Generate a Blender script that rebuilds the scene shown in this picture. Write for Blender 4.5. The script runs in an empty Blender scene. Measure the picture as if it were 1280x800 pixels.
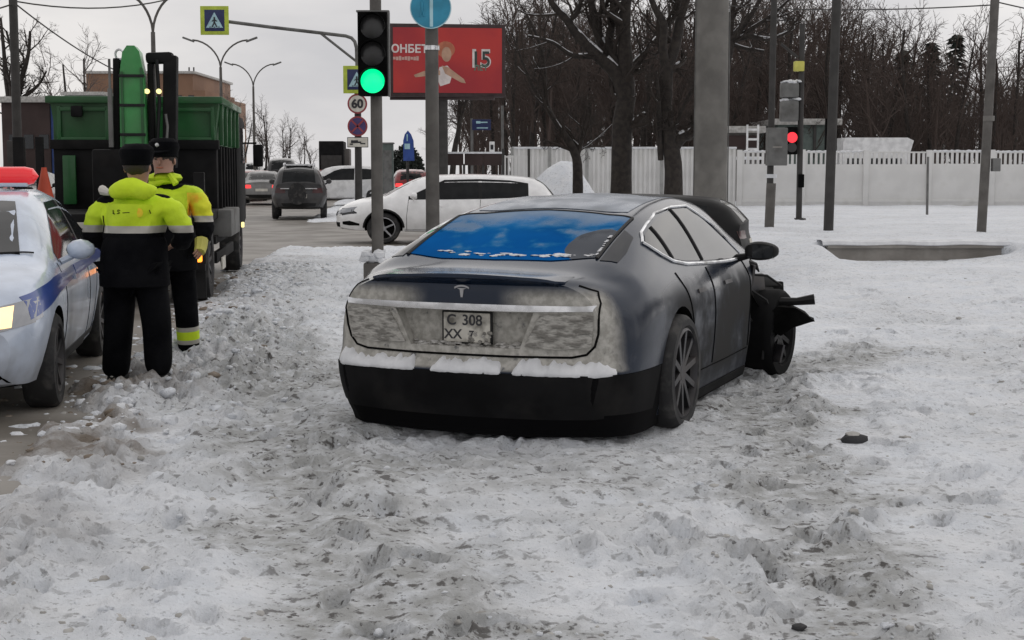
import bpy, bmesh, math, random
import numpy as np
from mathutils import Vector, Matrix
from mathutils.bvhtree import BVHTree

R = math.radians
SC = bpy.context.scene
COL = SC.collection

# ------------------------------------------------------------------ camera
F_PX, HORIZON, CAM_H = 1850.0, 210.0, 1.60
PITCH = math.atan((400 - HORIZON) / F_PX)
cam_d = bpy.data.cameras.new('camera')
cam_d.sensor_width = 36.0
cam_d.lens = F_PX / 1280 * 36.0
cam_d.clip_start = 0.1
cam_d.clip_end = 3000
cam = bpy.data.objects.new('camera', cam_d)
COL.objects.link(cam)
cam.location = (0, 0, CAM_H)
cam.rotation_euler = (R(90) - PITCH, 0, 0)
SC.camera = cam

# ------------------------------------------------------------------ sky and sun
SUN_EL, SUN_AZ = R(28), R(35)          # behind the clouds, ahead and to the right
world = bpy.data.worlds.new('World')
SC.world = world
world.use_nodes = True
nt = world.node_tree
nt.nodes.clear()
def wn(t, **k):
    n = nt.nodes.new(t)
    for a, v in k.items():
        setattr(n, a, v)
    return n
sky = wn('ShaderNodeTexSky', sky_type='NISHITA', sun_disc=False)
sky.sun_elevation, sky.sun_rotation = SUN_EL, SUN_AZ
hs = wn('ShaderNodeHueSaturation')
hs.inputs['Saturation'].default_value = 0.12
hs.inputs['Value'].default_value = 1.0
tc = wn('ShaderNodeTexCoord')
mp = wn('ShaderNodeMapping')
mp.inputs['Scale'].default_value = (2.2, 2.2, 7.0)
nz = wn('ShaderNodeTexNoise')
nz.inputs['Scale'].default_value = 1.3
nz.inputs['Detail'].default_value = 6
nz.inputs['Roughness'].default_value = 0.52
rmp = wn('ShaderNodeValToRGB')
rmp.color_ramp.elements[0].position = 0.36
rmp.color_ramp.elements[0].color = (4.9, 4.85, 5.05, 1)
rmp.color_ramp.elements[1].position = 0.64
rmp.color_ramp.elements[1].color = (7.5, 7.25, 7.1, 1)
mixs = wn('ShaderNodeMix', data_type='RGBA')
mixs.inputs[0].default_value = 0.88
bg = wn('ShaderNodeBackground')
bg.inputs['Strength'].default_value = 0.112
out = wn('ShaderNodeOutputWorld')
L = nt.links.new
L(sky.outputs[0], hs.inputs['Color'])
L(tc.outputs['Generated'], mp.inputs[0]); L(mp.outputs[0], nz.inputs['Vector'])
L(nz.outputs['Fac'], rmp.inputs[0])
L(hs.outputs[0], mixs.inputs[6]); L(rmp.outputs[0], mixs.inputs[7])
L(mixs.outputs[2], bg.inputs[0]); L(bg.outputs[0], out.inputs[0])

sun_d = bpy.data.lights.new('sun', 'SUN')
sun_d.energy = 0.8
sun_d.angle = R(110)
sun_d.color = (1.0, 0.96, 0.91)
sun = bpy.data.objects.new('sun', sun_d)
COL.objects.link(sun)
sdir = Vector((math.sin(SUN_AZ) * math.cos(SUN_EL), math.cos(SUN_AZ) * math.cos(SUN_EL), math.sin(SUN_EL)))
sun.rotation_euler = sdir.to_track_quat('Z', 'Y').to_euler()
sun.location = sdir * 200

SC.view_settings.view_transform = 'Standard'
SC.view_settings.look = 'None'
SC.view_settings.exposure = 0.0
SC.view_settings.gamma = 1.0
try:
    SC.cycles.max_bounces = 6
except Exception:
    pass

# ------------------------------------------------------------------ placing helpers
def ray(px, py):
    u, v = (px - 640) / F_PX, (400 - py) / F_PX
    return Vector((u, math.cos(PITCH) + v * math.sin(PITCH), -math.sin(PITCH) + v * math.cos(PITCH)))
def at(px, py, Y):
    """the world point a photograph pixel shows when it stands Y metres ahead"""
    d = ray(px, py)
    t = Y / d.y
    return Vector((d.x * t, Y, CAM_H + d.z * t))
def on(px, py, zg=0.0):
    d = ray(px, py)
    t = (zg - CAM_H) / d.z
    return Vector((d.x * t, d.y * t, zg))

# ------------------------------------------------------------------ noise
def _hash(ix, iy, seed):
    h = (ix.astype(np.int64) * 374761393 + iy.astype(np.int64) * 668265263 + seed * 974711) & 0xffffffff
    h = ((h ^ (h >> 13)) * 1274126177) & 0xffffffff
    return (h ^ (h >> 16)) & 0xffffffff
def perlin(x, y, seed=0):
    ix, iy = np.floor(x), np.floor(y)
    fx, fy = x - ix, y - iy
    u = fx * fx * fx * (fx * (fx * 6 - 15) + 10)
    v = fy * fy * fy * (fy * (fy * 6 - 15) + 10)
    def g(a, b):
        t = _hash(ix + a, iy + b, seed) / 4294967296.0 * 2 * np.pi
        return np.cos(t) * (fx - a) + np.sin(t) * (fy - b)
    return ((g(0, 0) * (1 - u) + g(1, 0) * u) * (1 - v) + (g(0, 1) * (1 - u) + g(1, 1) * u) * v) * 1.5
def fbm(x, y, o=4, seed=0, gain=0.5):
    s, a = 0, 1
    for k in range(o):
        s = s + a * perlin(x, y, seed + k * 17)
        x, y, a = x * 2.03 + 3.1, y * 2.03 - 1.7, a * gain
    return s
def smooth(a, b, x):
    t = np.clip((x - a) / (b - a), 0, 1)
    return t * t * (3 - 2 * t)

# ------------------------------------------------------------------ materials
MATS = {}
def mat(name, col, rough=0.6, metal=0.0, col2=None, scale=4.0, lo=0.4, hi=0.6, bump=0.0, bscale=30.0,
        coat=0.0, stretch=None, emit=None, estr=0.0, spec=0.5, dirt=None, dirt_lo=0.45, dirt_hi=0.7, dirt_scale=3.0, zfade=None, detail=5):
    if name in MATS:
        return MATS[name]
    m = bpy.data.materials.new(name)
    m.use_nodes = True
    t = m.node_tree
    b = t.nodes['Principled BSDF']
    b.inputs['Roughness'].default_value = rough
    b.inputs['Metallic'].default_value = metal
    b.inputs['Coat Weight'].default_value = coat
    b.inputs['Coat Roughness'].default_value = 0.08
    b.inputs['Specular IOR Level'].default_value = spec
    if emit:
        b.inputs['Emission Color'].default_value = (*emit, 1)
        b.inputs['Emission Strength'].default_value = estr
    tcn = t.nodes.new('ShaderNodeTexCoord')
    def noise(s, d=detail):
        n = t.nodes.new('ShaderNodeTexNoise')
        n.inputs['Scale'].default_value = s
        n.inputs['Detail'].default_value = d
        if stretch:
            mpn = t.nodes.new('ShaderNodeMapping'); mpn.inputs['Scale'].default_value = stretch
            t.links.new(tcn.outputs['Object'], mpn.inputs[0]); t.links.new(mpn.outputs[0], n.inputs['Vector'])
        else:
            t.links.new(tcn.outputs['Object'], n.inputs['Vector'])
        return n
    def ramp(src, a, c, v0=0, v1=1):
        r = t.nodes.new('ShaderNodeMapRange')
        r.inputs['From Min'].default_value = a
        r.inputs['From Max'].default_value = c
        r.inputs['To Min'].default_value = v0
        r.inputs['To Max'].default_value = v1
        t.links.new(src, r.inputs[0])
        return r.outputs[0]
    if col2 is None:
        col2 = tuple(min(1, c * 1.25 + 0.004) for c in col)
    mx = t.nodes.new('ShaderNodeMix'); mx.data_type = 'RGBA'
    t.links.new(ramp(noise(scale).outputs['Fac'], lo, hi), mx.inputs[0])
    mx.inputs[6].default_value = (*col, 1)
    mx.inputs[7].default_value = (*col2, 1)
    last = mx.outputs[2]
    if dirt:
        f = ramp(noise(dirt_scale, 8).outputs['Fac'], dirt_lo, dirt_hi)
        if zfade:
            sp = t.nodes.new('ShaderNodeSeparateXYZ')
            t.links.new(tcn.outputs['Object'], sp.inputs[0])
            zz = ramp(sp.outputs['Z'], zfade[0], zfade[1], 1.0, zfade[2] if len(zfade) > 2 else 0.0)
            mu = t.nodes.new('ShaderNodeMath'); mu.operation = 'MULTIPLY'
            t.links.new(f, mu.inputs[0]); t.links.new(zz, mu.inputs[1])
            f = mu.outputs[0]
        m2 = t.nodes.new('ShaderNodeMix'); m2.data_type = 'RGBA'
        t.links.new(f, m2.inputs[0]); t.links.new(last, m2.inputs[6])
        m2.inputs[7].default_value = (*dirt, 1)
        last = m2.outputs[2]
        rr = ramp(f, 0, 1, rough, 0.85)
        t.links.new(rr, b.inputs['Roughness'])
        t.links.new(ramp(f, 0, 1, coat, 0.0), b.inputs['Coat Weight'])
        if metal:
            t.links.new(ramp(f, 0, 1, metal, 0.0), b.inputs['Metallic'])
    t.links.new(last, b.inputs['Base Color'])
    if bump:
        bn = t.nodes.new('ShaderNodeBump')
        bn.inputs['Strength'].default_value = bump
        bn.inputs['Distance'].default_value = 0.05 if name == 'snow_crust' else 0.02
        t.links.new(noise(bscale, 6).outputs['Fac'], bn.inputs['Height'])
        t.links.new(bn.outputs[0], b.inputs['Normal'])
    MATS[name] = m
    return m

M = lambda n: MATS[n]
mat('black_plastic', (.007, .007, .0075), .6, bump=.1, spec=.3)
mat('black_dirty', (.0035, .0035, .004), .8, spec=.15, dirt=(.03, .028, .026), dirt_lo=.55, dirt_hi=.9)
mat('void_black', (.0025, .0025, .0025), .95, spec=.1)
mat('rubber', (.014, .014, .015), .75, dirt=(.10, .095, .09), dirt_lo=.5, dirt_hi=.8, dirt_scale=9)
mat('rim_grey', (.06, .06, .065), .4, .8, dirt=(.11, .1, .095), dirt_lo=.4, dirt_hi=.8, dirt_scale=6)
mat('rim_silver', (.35, .35, .36), .35, .8)
mat('chrome', (.62, .63, .65), .18, 1.0, dirt=(.3, .29, .27), dirt_lo=.45, dirt_hi=.9, dirt_scale=7)
mat('glass_dark', (.010, .012, .014), .06, spec=.6)
mat('glass_black', (.006, .007, .008), .12, spec=.22)
mat('glass_side', (.008, .010, .011), .05, spec=.55, dirt=(.16, .16, .16), dirt_lo=.6, dirt_hi=1.2)
pass
mat('steel_grey', (.14, .14, .135), .6, .2, bump=.15, dirt=(.07, .065, .06), dirt_lo=.5, dirt_hi=.8)
mat('post_grey', (.105, .098, .09), .7, .1, bump=.2, dirt=(.06, .055, .05), dirt_lo=.5, dirt_hi=.8)
mat('post_dark', (.035, .033, .031), .7, bump=.2)
mat('mast_grey', (.155, .148, .135), .7, bump=.2, bscale=12, dirt=(.1, .095, .088), dirt_lo=.45, dirt_hi=.75, dirt_scale=1.2)
mat('white_paint', (.86, .86, .86), .3, coat=.5, dirt=(.40, .38, .36), dirt_lo=.5, dirt_hi=1.0, zfade=(.15, .7, .0), dirt_scale=2.5)
mat('white_far', (.66, .66, .66), .6)
mat('sign_white', (.75, .75, .74), .5)
mat('sign_black', (.02, .02, .025), .5)
mat('sign_blue', (.02, .06, .26), .45)
mat('sign_cyan', (.02, .23, .36), .4)
mat('sign_pale', (.36, .56, .62), .4)
mat('sign_navy', (.012, .02, .09), .45)
mat('sign_purple', (.055, .035, .13), .5)
mat('sign_lime', (.42, .52, .05), .5)
mat('sign_red', (.28, .04, .05), .5)
mat('sign_plate', (.58, .56, .50), .5)
mat('green_lamp', (.0, .5, .2), .3, emit=(.0, 1.0, .30), estr=1.15)
mat('lamp_off', (.022, .022, .022), .3)
mat('red_lamp', (.6, .02, .02), .3, emit=(1.0, .03, .05), estr=1.2)
mat('tail_lit', (.5, .02, .02), .3, emit=(1.0, .05, .05), estr=1.4)
mat('tail_off', (.05, .009, .010), .3, coat=.2)
mat('head_warm', (.9, .7, .4), .3, emit=(1.0, .70, .33), estr=1.15)
mat('amber_lit', (.9, .3, .02), .3, emit=(1.0, .30, .03), estr=2.2)
mat('yellow_lit', (.9, .8, .3), .3, emit=(1.0, .85, .35), estr=1.2)
mat('headlight_glass', (.3, .31, .33), .12, .3)
mat('beacon_red', (.5, .015, .02), .2, emit=(1.0, .02, .03), estr=.35, coat=.6)
mat('police_blue', (.015, .05, .24), .3, coat=.5)
mat('police_white', (.50, .57, .69), .25, coat=.7, dirt=(.24, .23, .22), dirt_lo=.35, dirt_hi=.75, zfade=(.35, 1.0, .08), dirt_scale=2.2)
mat('truck_green', (.005, .085, .016), .45, coat=.2, dirt=(.03, .06, .03), dirt_lo=.45, dirt_hi=.8, dirt_scale=2)
mat('crane_green', (.03, .24, .055), .45, coat=.2, dirt=(.09, .17, .09), dirt_lo=.5, dirt_hi=.8, dirt_scale=2)
mat('truck_black', (.004, .004, .0045), .7, spec=.2, dirt=(.022, .02, .019), dirt_lo=.5, dirt_hi=.9)
mat('cone_orange', (.5, .07, .03), .6)
mat('cone_white', (.6, .58, .55), .6)
mat('hivis', (.66, .88, .02), .75, col2=(.56, .76, .02), scale=5, bump=.5, bscale=14, emit=(.56, .8, .02), estr=.0)
mat('hivis_orange', (.95, .50, .03), .75, col2=(.80, .82, .03), scale=7, lo=.38, hi=.58, bump=.4, bscale=14)
mat('reflective', (.42, .40, .36), .45)
mat('uniform', (.0028, .003, .0042), .95, spec=.1, bump=.4, bscale=20)
mat('skin', (.34, .19, .14), .6)
mat('hair_dark', (.03, .022, .018), .7)
mat('bark', (.024, .020, .018), .95, col2=(.042, .035, .030), scale=8, bump=.6, bscale=18)
mat('twigs', (.034, .027, .023), .95, col2=(.05, .04, .034), scale=.3)
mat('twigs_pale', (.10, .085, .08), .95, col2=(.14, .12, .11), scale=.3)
mat('forest', (.058, .043, .037), .95, col2=(.085, .060, .050), scale=.06, lo=.35, hi=.65)
mat('concrete', (.25, .235, .215), .9, bump=.3, bscale=20, dirt=(.2, .185, .165), dirt_lo=.45, dirt_hi=.75, dirt_scale=1.5)
mat('fence_pale', (.68, .675, .66), .85, col2=(.76, .755, .74), scale=1.2, bump=.15, dirt=(.48, .47, .43), dirt_lo=.55, dirt_hi=.85, dirt_scale=1.2)
mat('fence_grey', (.30, .30, .29), .9)  # plain mid grey for the sheet fence posts
mat('brick_brown', (.20, .115, .075), .9, col2=(.24, .14, .09), scale=.3)
mat('wall_teal', (.10, .125, .115), .9)
mat('wall_grey', (.16, .15, .14), .9, col2=(.2, .19, .18), scale=.7)
mat('tarp_brown', (.035, .022, .02), .85, col2=(.05, .032, .03), scale=.8)
mat('tarp_blue', (.02, .05, .18), .7)
mat('billboard_red', (.50, .035, .03), .5, col2=(.36, .022, .03), scale=.35)
mat('billboard_frame', (.035, .02, .02), .6)
mat('print_white', (.62, .56, .54), .6)
mat('print_pink', (.48, .30, .26), .6)
mat('print_skin', (.42, .26, .18), .6)
mat('print_hair', (.40, .13, .07), .6)
mat('print_dark', (.03, .045, .04), .6)
mat('print_green', (.10, .16, .12), .6)
mat('snow_clean', (.78, .79, .81), .8, col2=(.68, .69, .71), scale=6, bump=.5, bscale=18)
mat('snow_dirty', (.48, .47, .45), .85, col2=(.34, .33, .31), scale=9, bump=.6, bscale=24)
mat('snow_crust', (.47, .455, .42), .85, col2=(.22, .21, .19), scale=30, lo=.42, hi=.6, bump=1.0, bscale=30, stretch=(1, .42, 1.25), detail=3)
mat('snow_brown', (.17, .135, .10), .9, col2=(.28, .24, .2), scale=9, bump=.6, bscale=24)
mat('rock', (.03, .03, .032), .8, bump=.5)
mat('red_paint', (.22, .02, .02), .35, coat=.5, dirt=(.2, .16, .15), dirt_lo=.5, dirt_hi=.9)
mat('dark_paint', (.018, .018, .02), .3, coat=.4, dirt=(.09, .085, .08), dirt_lo=.45, dirt_hi=.9)
mat('black_paint', (.003, .003, .0035), .5, spec=.25)
mat('grey_paint', (.2, .2, .2), .4, coat=.4, dirt=(.2, .19, .18), dirt_lo=.4, dirt_hi=.8)
mat('yellow_paint', (.5, .47, .1), .6)

def sedan_paint():
    """dark metallic paint: road film on the flanks, frozen slush sprayed over the tail"""
    m = bpy.data.materials.new('sedan_paint'); m.use_nodes = True
    t = m.node_tree; b = t.nodes['Principled BSDF']; N = t.nodes.new; K = t.links.new
    tcn = N('ShaderNodeTexCoord')
    sp = N('ShaderNodeSeparateXYZ'); K(tcn.outputs['Object'], sp.inputs[0])
    def mr(src, a, c, v0=0., v1=1.):
        r = N('ShaderNodeMapRange'); r.interpolation_type = 'SMOOTHSTEP'
        r.inputs['From Min'].default_value = a; r.inputs['From Max'].default_value = c
        r.inputs['To Min'].default_value = v0; r.inputs['To Max'].default_value = v1
        K(src, r.inputs[0]); return r.outputs[0]
    def ns(s, d=6, rough=.55):
        n = N('ShaderNodeTexNoise'); n.inputs['Scale'].default_value = s; n.inputs['Detail'].default_value = d
        n.inputs['Roughness'].default_value = rough
        K(tcn.outputs['Object'], n.inputs['Vector']); return n.outputs['Fac']
    def ma(op, a, c):
        n = N('ShaderNodeMath'); n.operation = op; n.use_clamp = True
        for i, v in enumerate((a, c)):
            if isinstance(v, (int, float)): n.inputs[i].default_value = v
            else: K(v, n.inputs[i])
        return n.outputs[0]
    def mix(f, a, c):
        n = N('ShaderNodeMix'); n.data_type = 'RGBA'
        if isinstance(f, float): n.inputs[0].default_value = f
        else: K(f, n.inputs[0])
        for i, v in ((6, a), (7, c)):
            if isinstance(v, tuple): n.inputs[i].default_value = (*v, 1)
            else: K(v, n.inputs[i])
        return n.outputs[2]
    film = ma('MULTIPLY', mr(sp.outputs['Z'], .72, 1.0, 1., .05), mr(ns(2.6), .28, .60, .25, 1.))
    film = ma('MULTIPLY', film, mr(sp.outputs['X'], .55, 1.25, .25, 1.))
    lower = mr(sp.outputs['Z'], .12, .30, .45, 1.)
    film = ma('MULTIPLY', film, lower)
    film = ma('MULTIPLY', film, .85)
    paint = mix(film, (.005, .014, .034), (.046, .044, .040))
    # slush frozen on the tail, above the bumper's lower half
    tail = ma('MULTIPLY', mr(sp.outputs['X'], .20, .32, 1., 0.), mr(sp.outputs['Z'], .455, .475))
    tail = ma('MULTIPLY', tail, mr(sp.outputs['Z'], .87, .95, 1., .0))
    yy = N('ShaderNodeMath'); yy.operation = 'ABSOLUTE'; K(sp.outputs['Y'], yy.inputs[0])
    # the lid is wiped clean in the middle beneath the lip
    side = ma('ADD', mr(yy.outputs[0], .2, .42), mr(sp.outputs['Z'], .84, .80, 0., 1.))
    tail = ma('MULTIPLY', tail, side)
    tail = ma('MULTIPLY', tail, mr(ns(11, 9, .65), .26, .42))
    paint = mix(tail, paint, mix(mr(ns(24, 6), .35, .65), (.49, .475, .44), (.34, .33, .30)))
    blk = ma('MULTIPLY', mr(sp.outputs['Z'], .448, .452, 1., 0.), mr(sp.outputs['X'], .80, .82, 1., 0.))
    blk = ma('MAXIMUM', blk, mr(sp.outputs['Z'], .13, .135, 1., 0.))
    paint = mix(blk, paint, (.0035, .0035, .004))
    K(paint, b.inputs['Base Color'])
    dirt = ma('MAXIMUM', ma('MAXIMUM', film, tail), ma('MULTIPLY', blk, .95))
    K(mr(dirt, 0, 1, .18, .85), b.inputs['Roughness'])
    K(mr(dirt, 0, 1, .25, 0.), b.inputs['Metallic'])
    K(mr(dirt, 0, .8, .22, 0.), b.inputs['Coat Weight'])
    K(mr(dirt, 0, 1., .32, .08), b.inputs['Specular IOR Level'])
    b.inputs['Coat Roughness'].default_value = .06
    bn = N('ShaderNodeBump'); bn.inputs['Distance'].default_value = .012
    K(mr(tail, 0, 1, 0, .6), bn.inputs['Strength']); K(ns(30, 5), bn.inputs['Height']); K(bn.outputs[0], b.inputs['Normal'])
    MATS['sedan_paint'] = m
sedan_paint()

def rear_glass_mat():
    """blue mirroring glass, frosted towards the roof, a dark reflection painted into one lower corner"""
    m = bpy.data.materials.new('glass_blue'); m.use_nodes = True
    t = m.node_tree; b = t.nodes['Principled BSDF']; N = t.nodes.new; K = t.links.new
    tcn = N('ShaderNodeTexCoord'); sp = N('ShaderNodeSeparateXYZ'); K(tcn.outputs['Object'], sp.inputs[0])
    def mr(src, a, c, v0=0., v1=1.):
        r = N('ShaderNodeMapRange'); r.interpolation_type = 'SMOOTHSTEP'
        for k, v in zip(('From Min', 'From Max', 'To Min', 'To Max'), (a, c, v0, v1)): r.inputs[k].default_value = v
        K(src, r.inputs[0]); return r.outputs[0]
    def ns(s_, d=6):
        n = N('ShaderNodeTexNoise'); n.inputs['Scale'].default_value = s_; n.inputs['Detail'].default_value = d
        K(tcn.outputs['Object'], n.inputs['Vector']); return n.outputs['Fac']
    def ma(op, a, c):
        n = N('ShaderNodeMath'); n.operation = op; n.use_clamp = op != 'SUBTRACT' and op != 'ADD'
        for i, v in enumerate((a, c)):
            if isinstance(v, (int, float)): n.inputs[i].default_value = v
            else: K(v, n.inputs[i])
        return n.outputs[0]
    def mix(f, a, c):
        n = N('ShaderNodeMix'); n.data_type = 'RGBA'; K(f, n.inputs[0])
        for i, v in ((6, a), (7, c)):
            if isinstance(v, tuple): n.inputs[i].default_value = (*v, 1)
            else: K(v, n.inputs[i])
        return n.outputs[2]
    wobble = ma('MULTIPLY', ns(5), .5)
    col = mix(mr(ns(1.6, 3), .35, .65), (.006, .066, .20), (.003, .030, .10))
    frost = mr(ma('ADD', sp.outputs['X'], wobble), 1.25, 1.72, 0., .75)
    patch = mr(ns(3.2, 7), .52, .72, 0., .5)
    frost = ma('MAXIMUM', frost, patch)
    # dark reflection painted into the glass colour, lower right
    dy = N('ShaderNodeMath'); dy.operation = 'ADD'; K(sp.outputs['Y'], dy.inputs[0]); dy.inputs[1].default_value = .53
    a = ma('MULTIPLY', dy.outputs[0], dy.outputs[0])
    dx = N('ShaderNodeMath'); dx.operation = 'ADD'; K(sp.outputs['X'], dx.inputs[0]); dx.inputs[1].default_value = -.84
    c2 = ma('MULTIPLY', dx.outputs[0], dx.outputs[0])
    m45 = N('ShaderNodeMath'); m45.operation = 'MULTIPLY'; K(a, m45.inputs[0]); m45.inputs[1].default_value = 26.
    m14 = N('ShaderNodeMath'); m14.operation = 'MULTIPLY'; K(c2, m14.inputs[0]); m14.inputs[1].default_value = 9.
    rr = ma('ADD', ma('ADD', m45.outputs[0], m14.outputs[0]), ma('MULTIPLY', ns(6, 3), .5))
    clear = mr(rr, .86, .95, 1., 0.)  # mask of the painted dark reflection
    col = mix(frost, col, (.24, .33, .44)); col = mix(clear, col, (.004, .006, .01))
    K(col, b.inputs['Base Color'])
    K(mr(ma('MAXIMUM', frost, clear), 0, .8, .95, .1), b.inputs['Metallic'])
    K(mr(frost, 0, .7, .09, .45), b.inputs['Roughness'])
    b.inputs['Specular IOR Level'].default_value = .10
    b.inputs['Specular Tint'].default_value = (.30, .55, .85, 1)
    MATS['glass_blue'] = m
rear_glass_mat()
mat('roof_glass', (.10, .135, .19), .22, .55, col2=(.16, .19, .24), scale=2.0, dirt=(.30, .31, .32), dirt_lo=.5, dirt_hi=.8, dirt_scale=2.5)
mat('gloss_black', (.002, .004, .009), .06, spec=.14)

def snow_ground_mat():
    m = bpy.data.materials.new('trodden_snow'); m.use_nodes = True
    t = m.node_tree; b = t.nodes['Principled BSDF']; N = t.nodes.new; K = t.links.new
    tcn = N('ShaderNodeTexCoord')
    at_ = N('ShaderNodeAttribute'); at_.attribute_name = 'grime'
    sp = N('ShaderNodeSeparateColor'); K(at_.outputs['Color'], sp.inputs[0])
    def ns(s, d=6, rough=.55):
        n = N('ShaderNodeTexNoise'); n.inputs['Scale'].default_value = s; n.inputs['Detail'].default_value = d
        n.inputs['Roughness'].default_value = rough
        K(tcn.outputs['Object'], n.inputs['Vector']); return n.outputs['Fac']
    def mr(src, a, c, v0=0., v1=1.):
        r = N('ShaderNodeMapRange'); r.inputs['From Min'].default_value = a; r.inputs['From Max'].default_value = c
        r.inputs['To Min'].default_value = v0; r.inputs['To Max'].default_value = v1
        K(src, r.inputs[0]); return r.outputs[0]
    def ma(op, a, c):
        n = N('ShaderNodeMath'); n.operation = op; n.use_clamp = True
        for i, v in enumerate((a, c)):
            if isinstance(v, (int, float)): n.inputs[i].default_value = v
            else: K(v, n.inputs[i])
        return n.outputs[0]
    def mix(f, a, c):
        n = N('ShaderNodeMix'); n.data_type = 'RGBA'; K(f, n.inputs[0])
        for i, v in ((6, a), (7, c)):
            if isinstance(v, tuple): n.inputs[i].default_value = (*v, 1)
            else: K(v, n.inputs[i])
        return n.outputs[2]
    base = mix(mr(ns(3.0), .35, .65), (.80, .835, .885), (.875, .895, .925))
    g = ma('MULTIPLY', sp.outputs[0], mr(ns(9, 8, .62), .30, .58, .25, 1.))
    base = mix(g, base, (.41, .415, .41))
    # grit and dark clods trodden into it
    sm = ma('MULTIPLY', mr(ns(13, 4, .6), .575, .64), ma('ADD', .22, ma('MULTIPLY', sp.outputs[0], .8)))
    base = mix(sm, base, (.13, .125, .12))
    sm2 = ma('MULTIPLY', mr(ns(34, 4, .6), .60, .66), ma('ADD', .35, ma('MULTIPLY', sp.outputs[0], .6)))
    base = mix(sm2, base, (.10, .097, .093))
    br = ma('MULTIPLY', sp.outputs[1], mr(ns(5, 8, .6), .25, .55, .3, 1.))
    base = mix(br, base, (.19, .16, .13))
    K(base, b.inputs['Base Color'])
    b.inputs['Roughness'].default_value = .75
    b.inputs['Specular IOR Level'].default_value = .3
    bn = N('ShaderNodeBump'); bn.inputs['Distance'].default_value = .035; bn.inputs['Strength'].default_value = .8
    K(ns(26, 7, .65), bn.inputs['Height']); K(bn.outputs[0], b.inputs['Normal'])
    MATS['trodden_snow'] = m
snow_ground_mat()
mat('slush_road', (.15, .135, .115), .55, col2=(.27, .25, .225), scale=.9, lo=.4, hi=.62, bump=.4, bscale=6, dirt=(.36, .345, .325), dirt_lo=.52, dirt_hi=.68, dirt_scale=.5)

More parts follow.
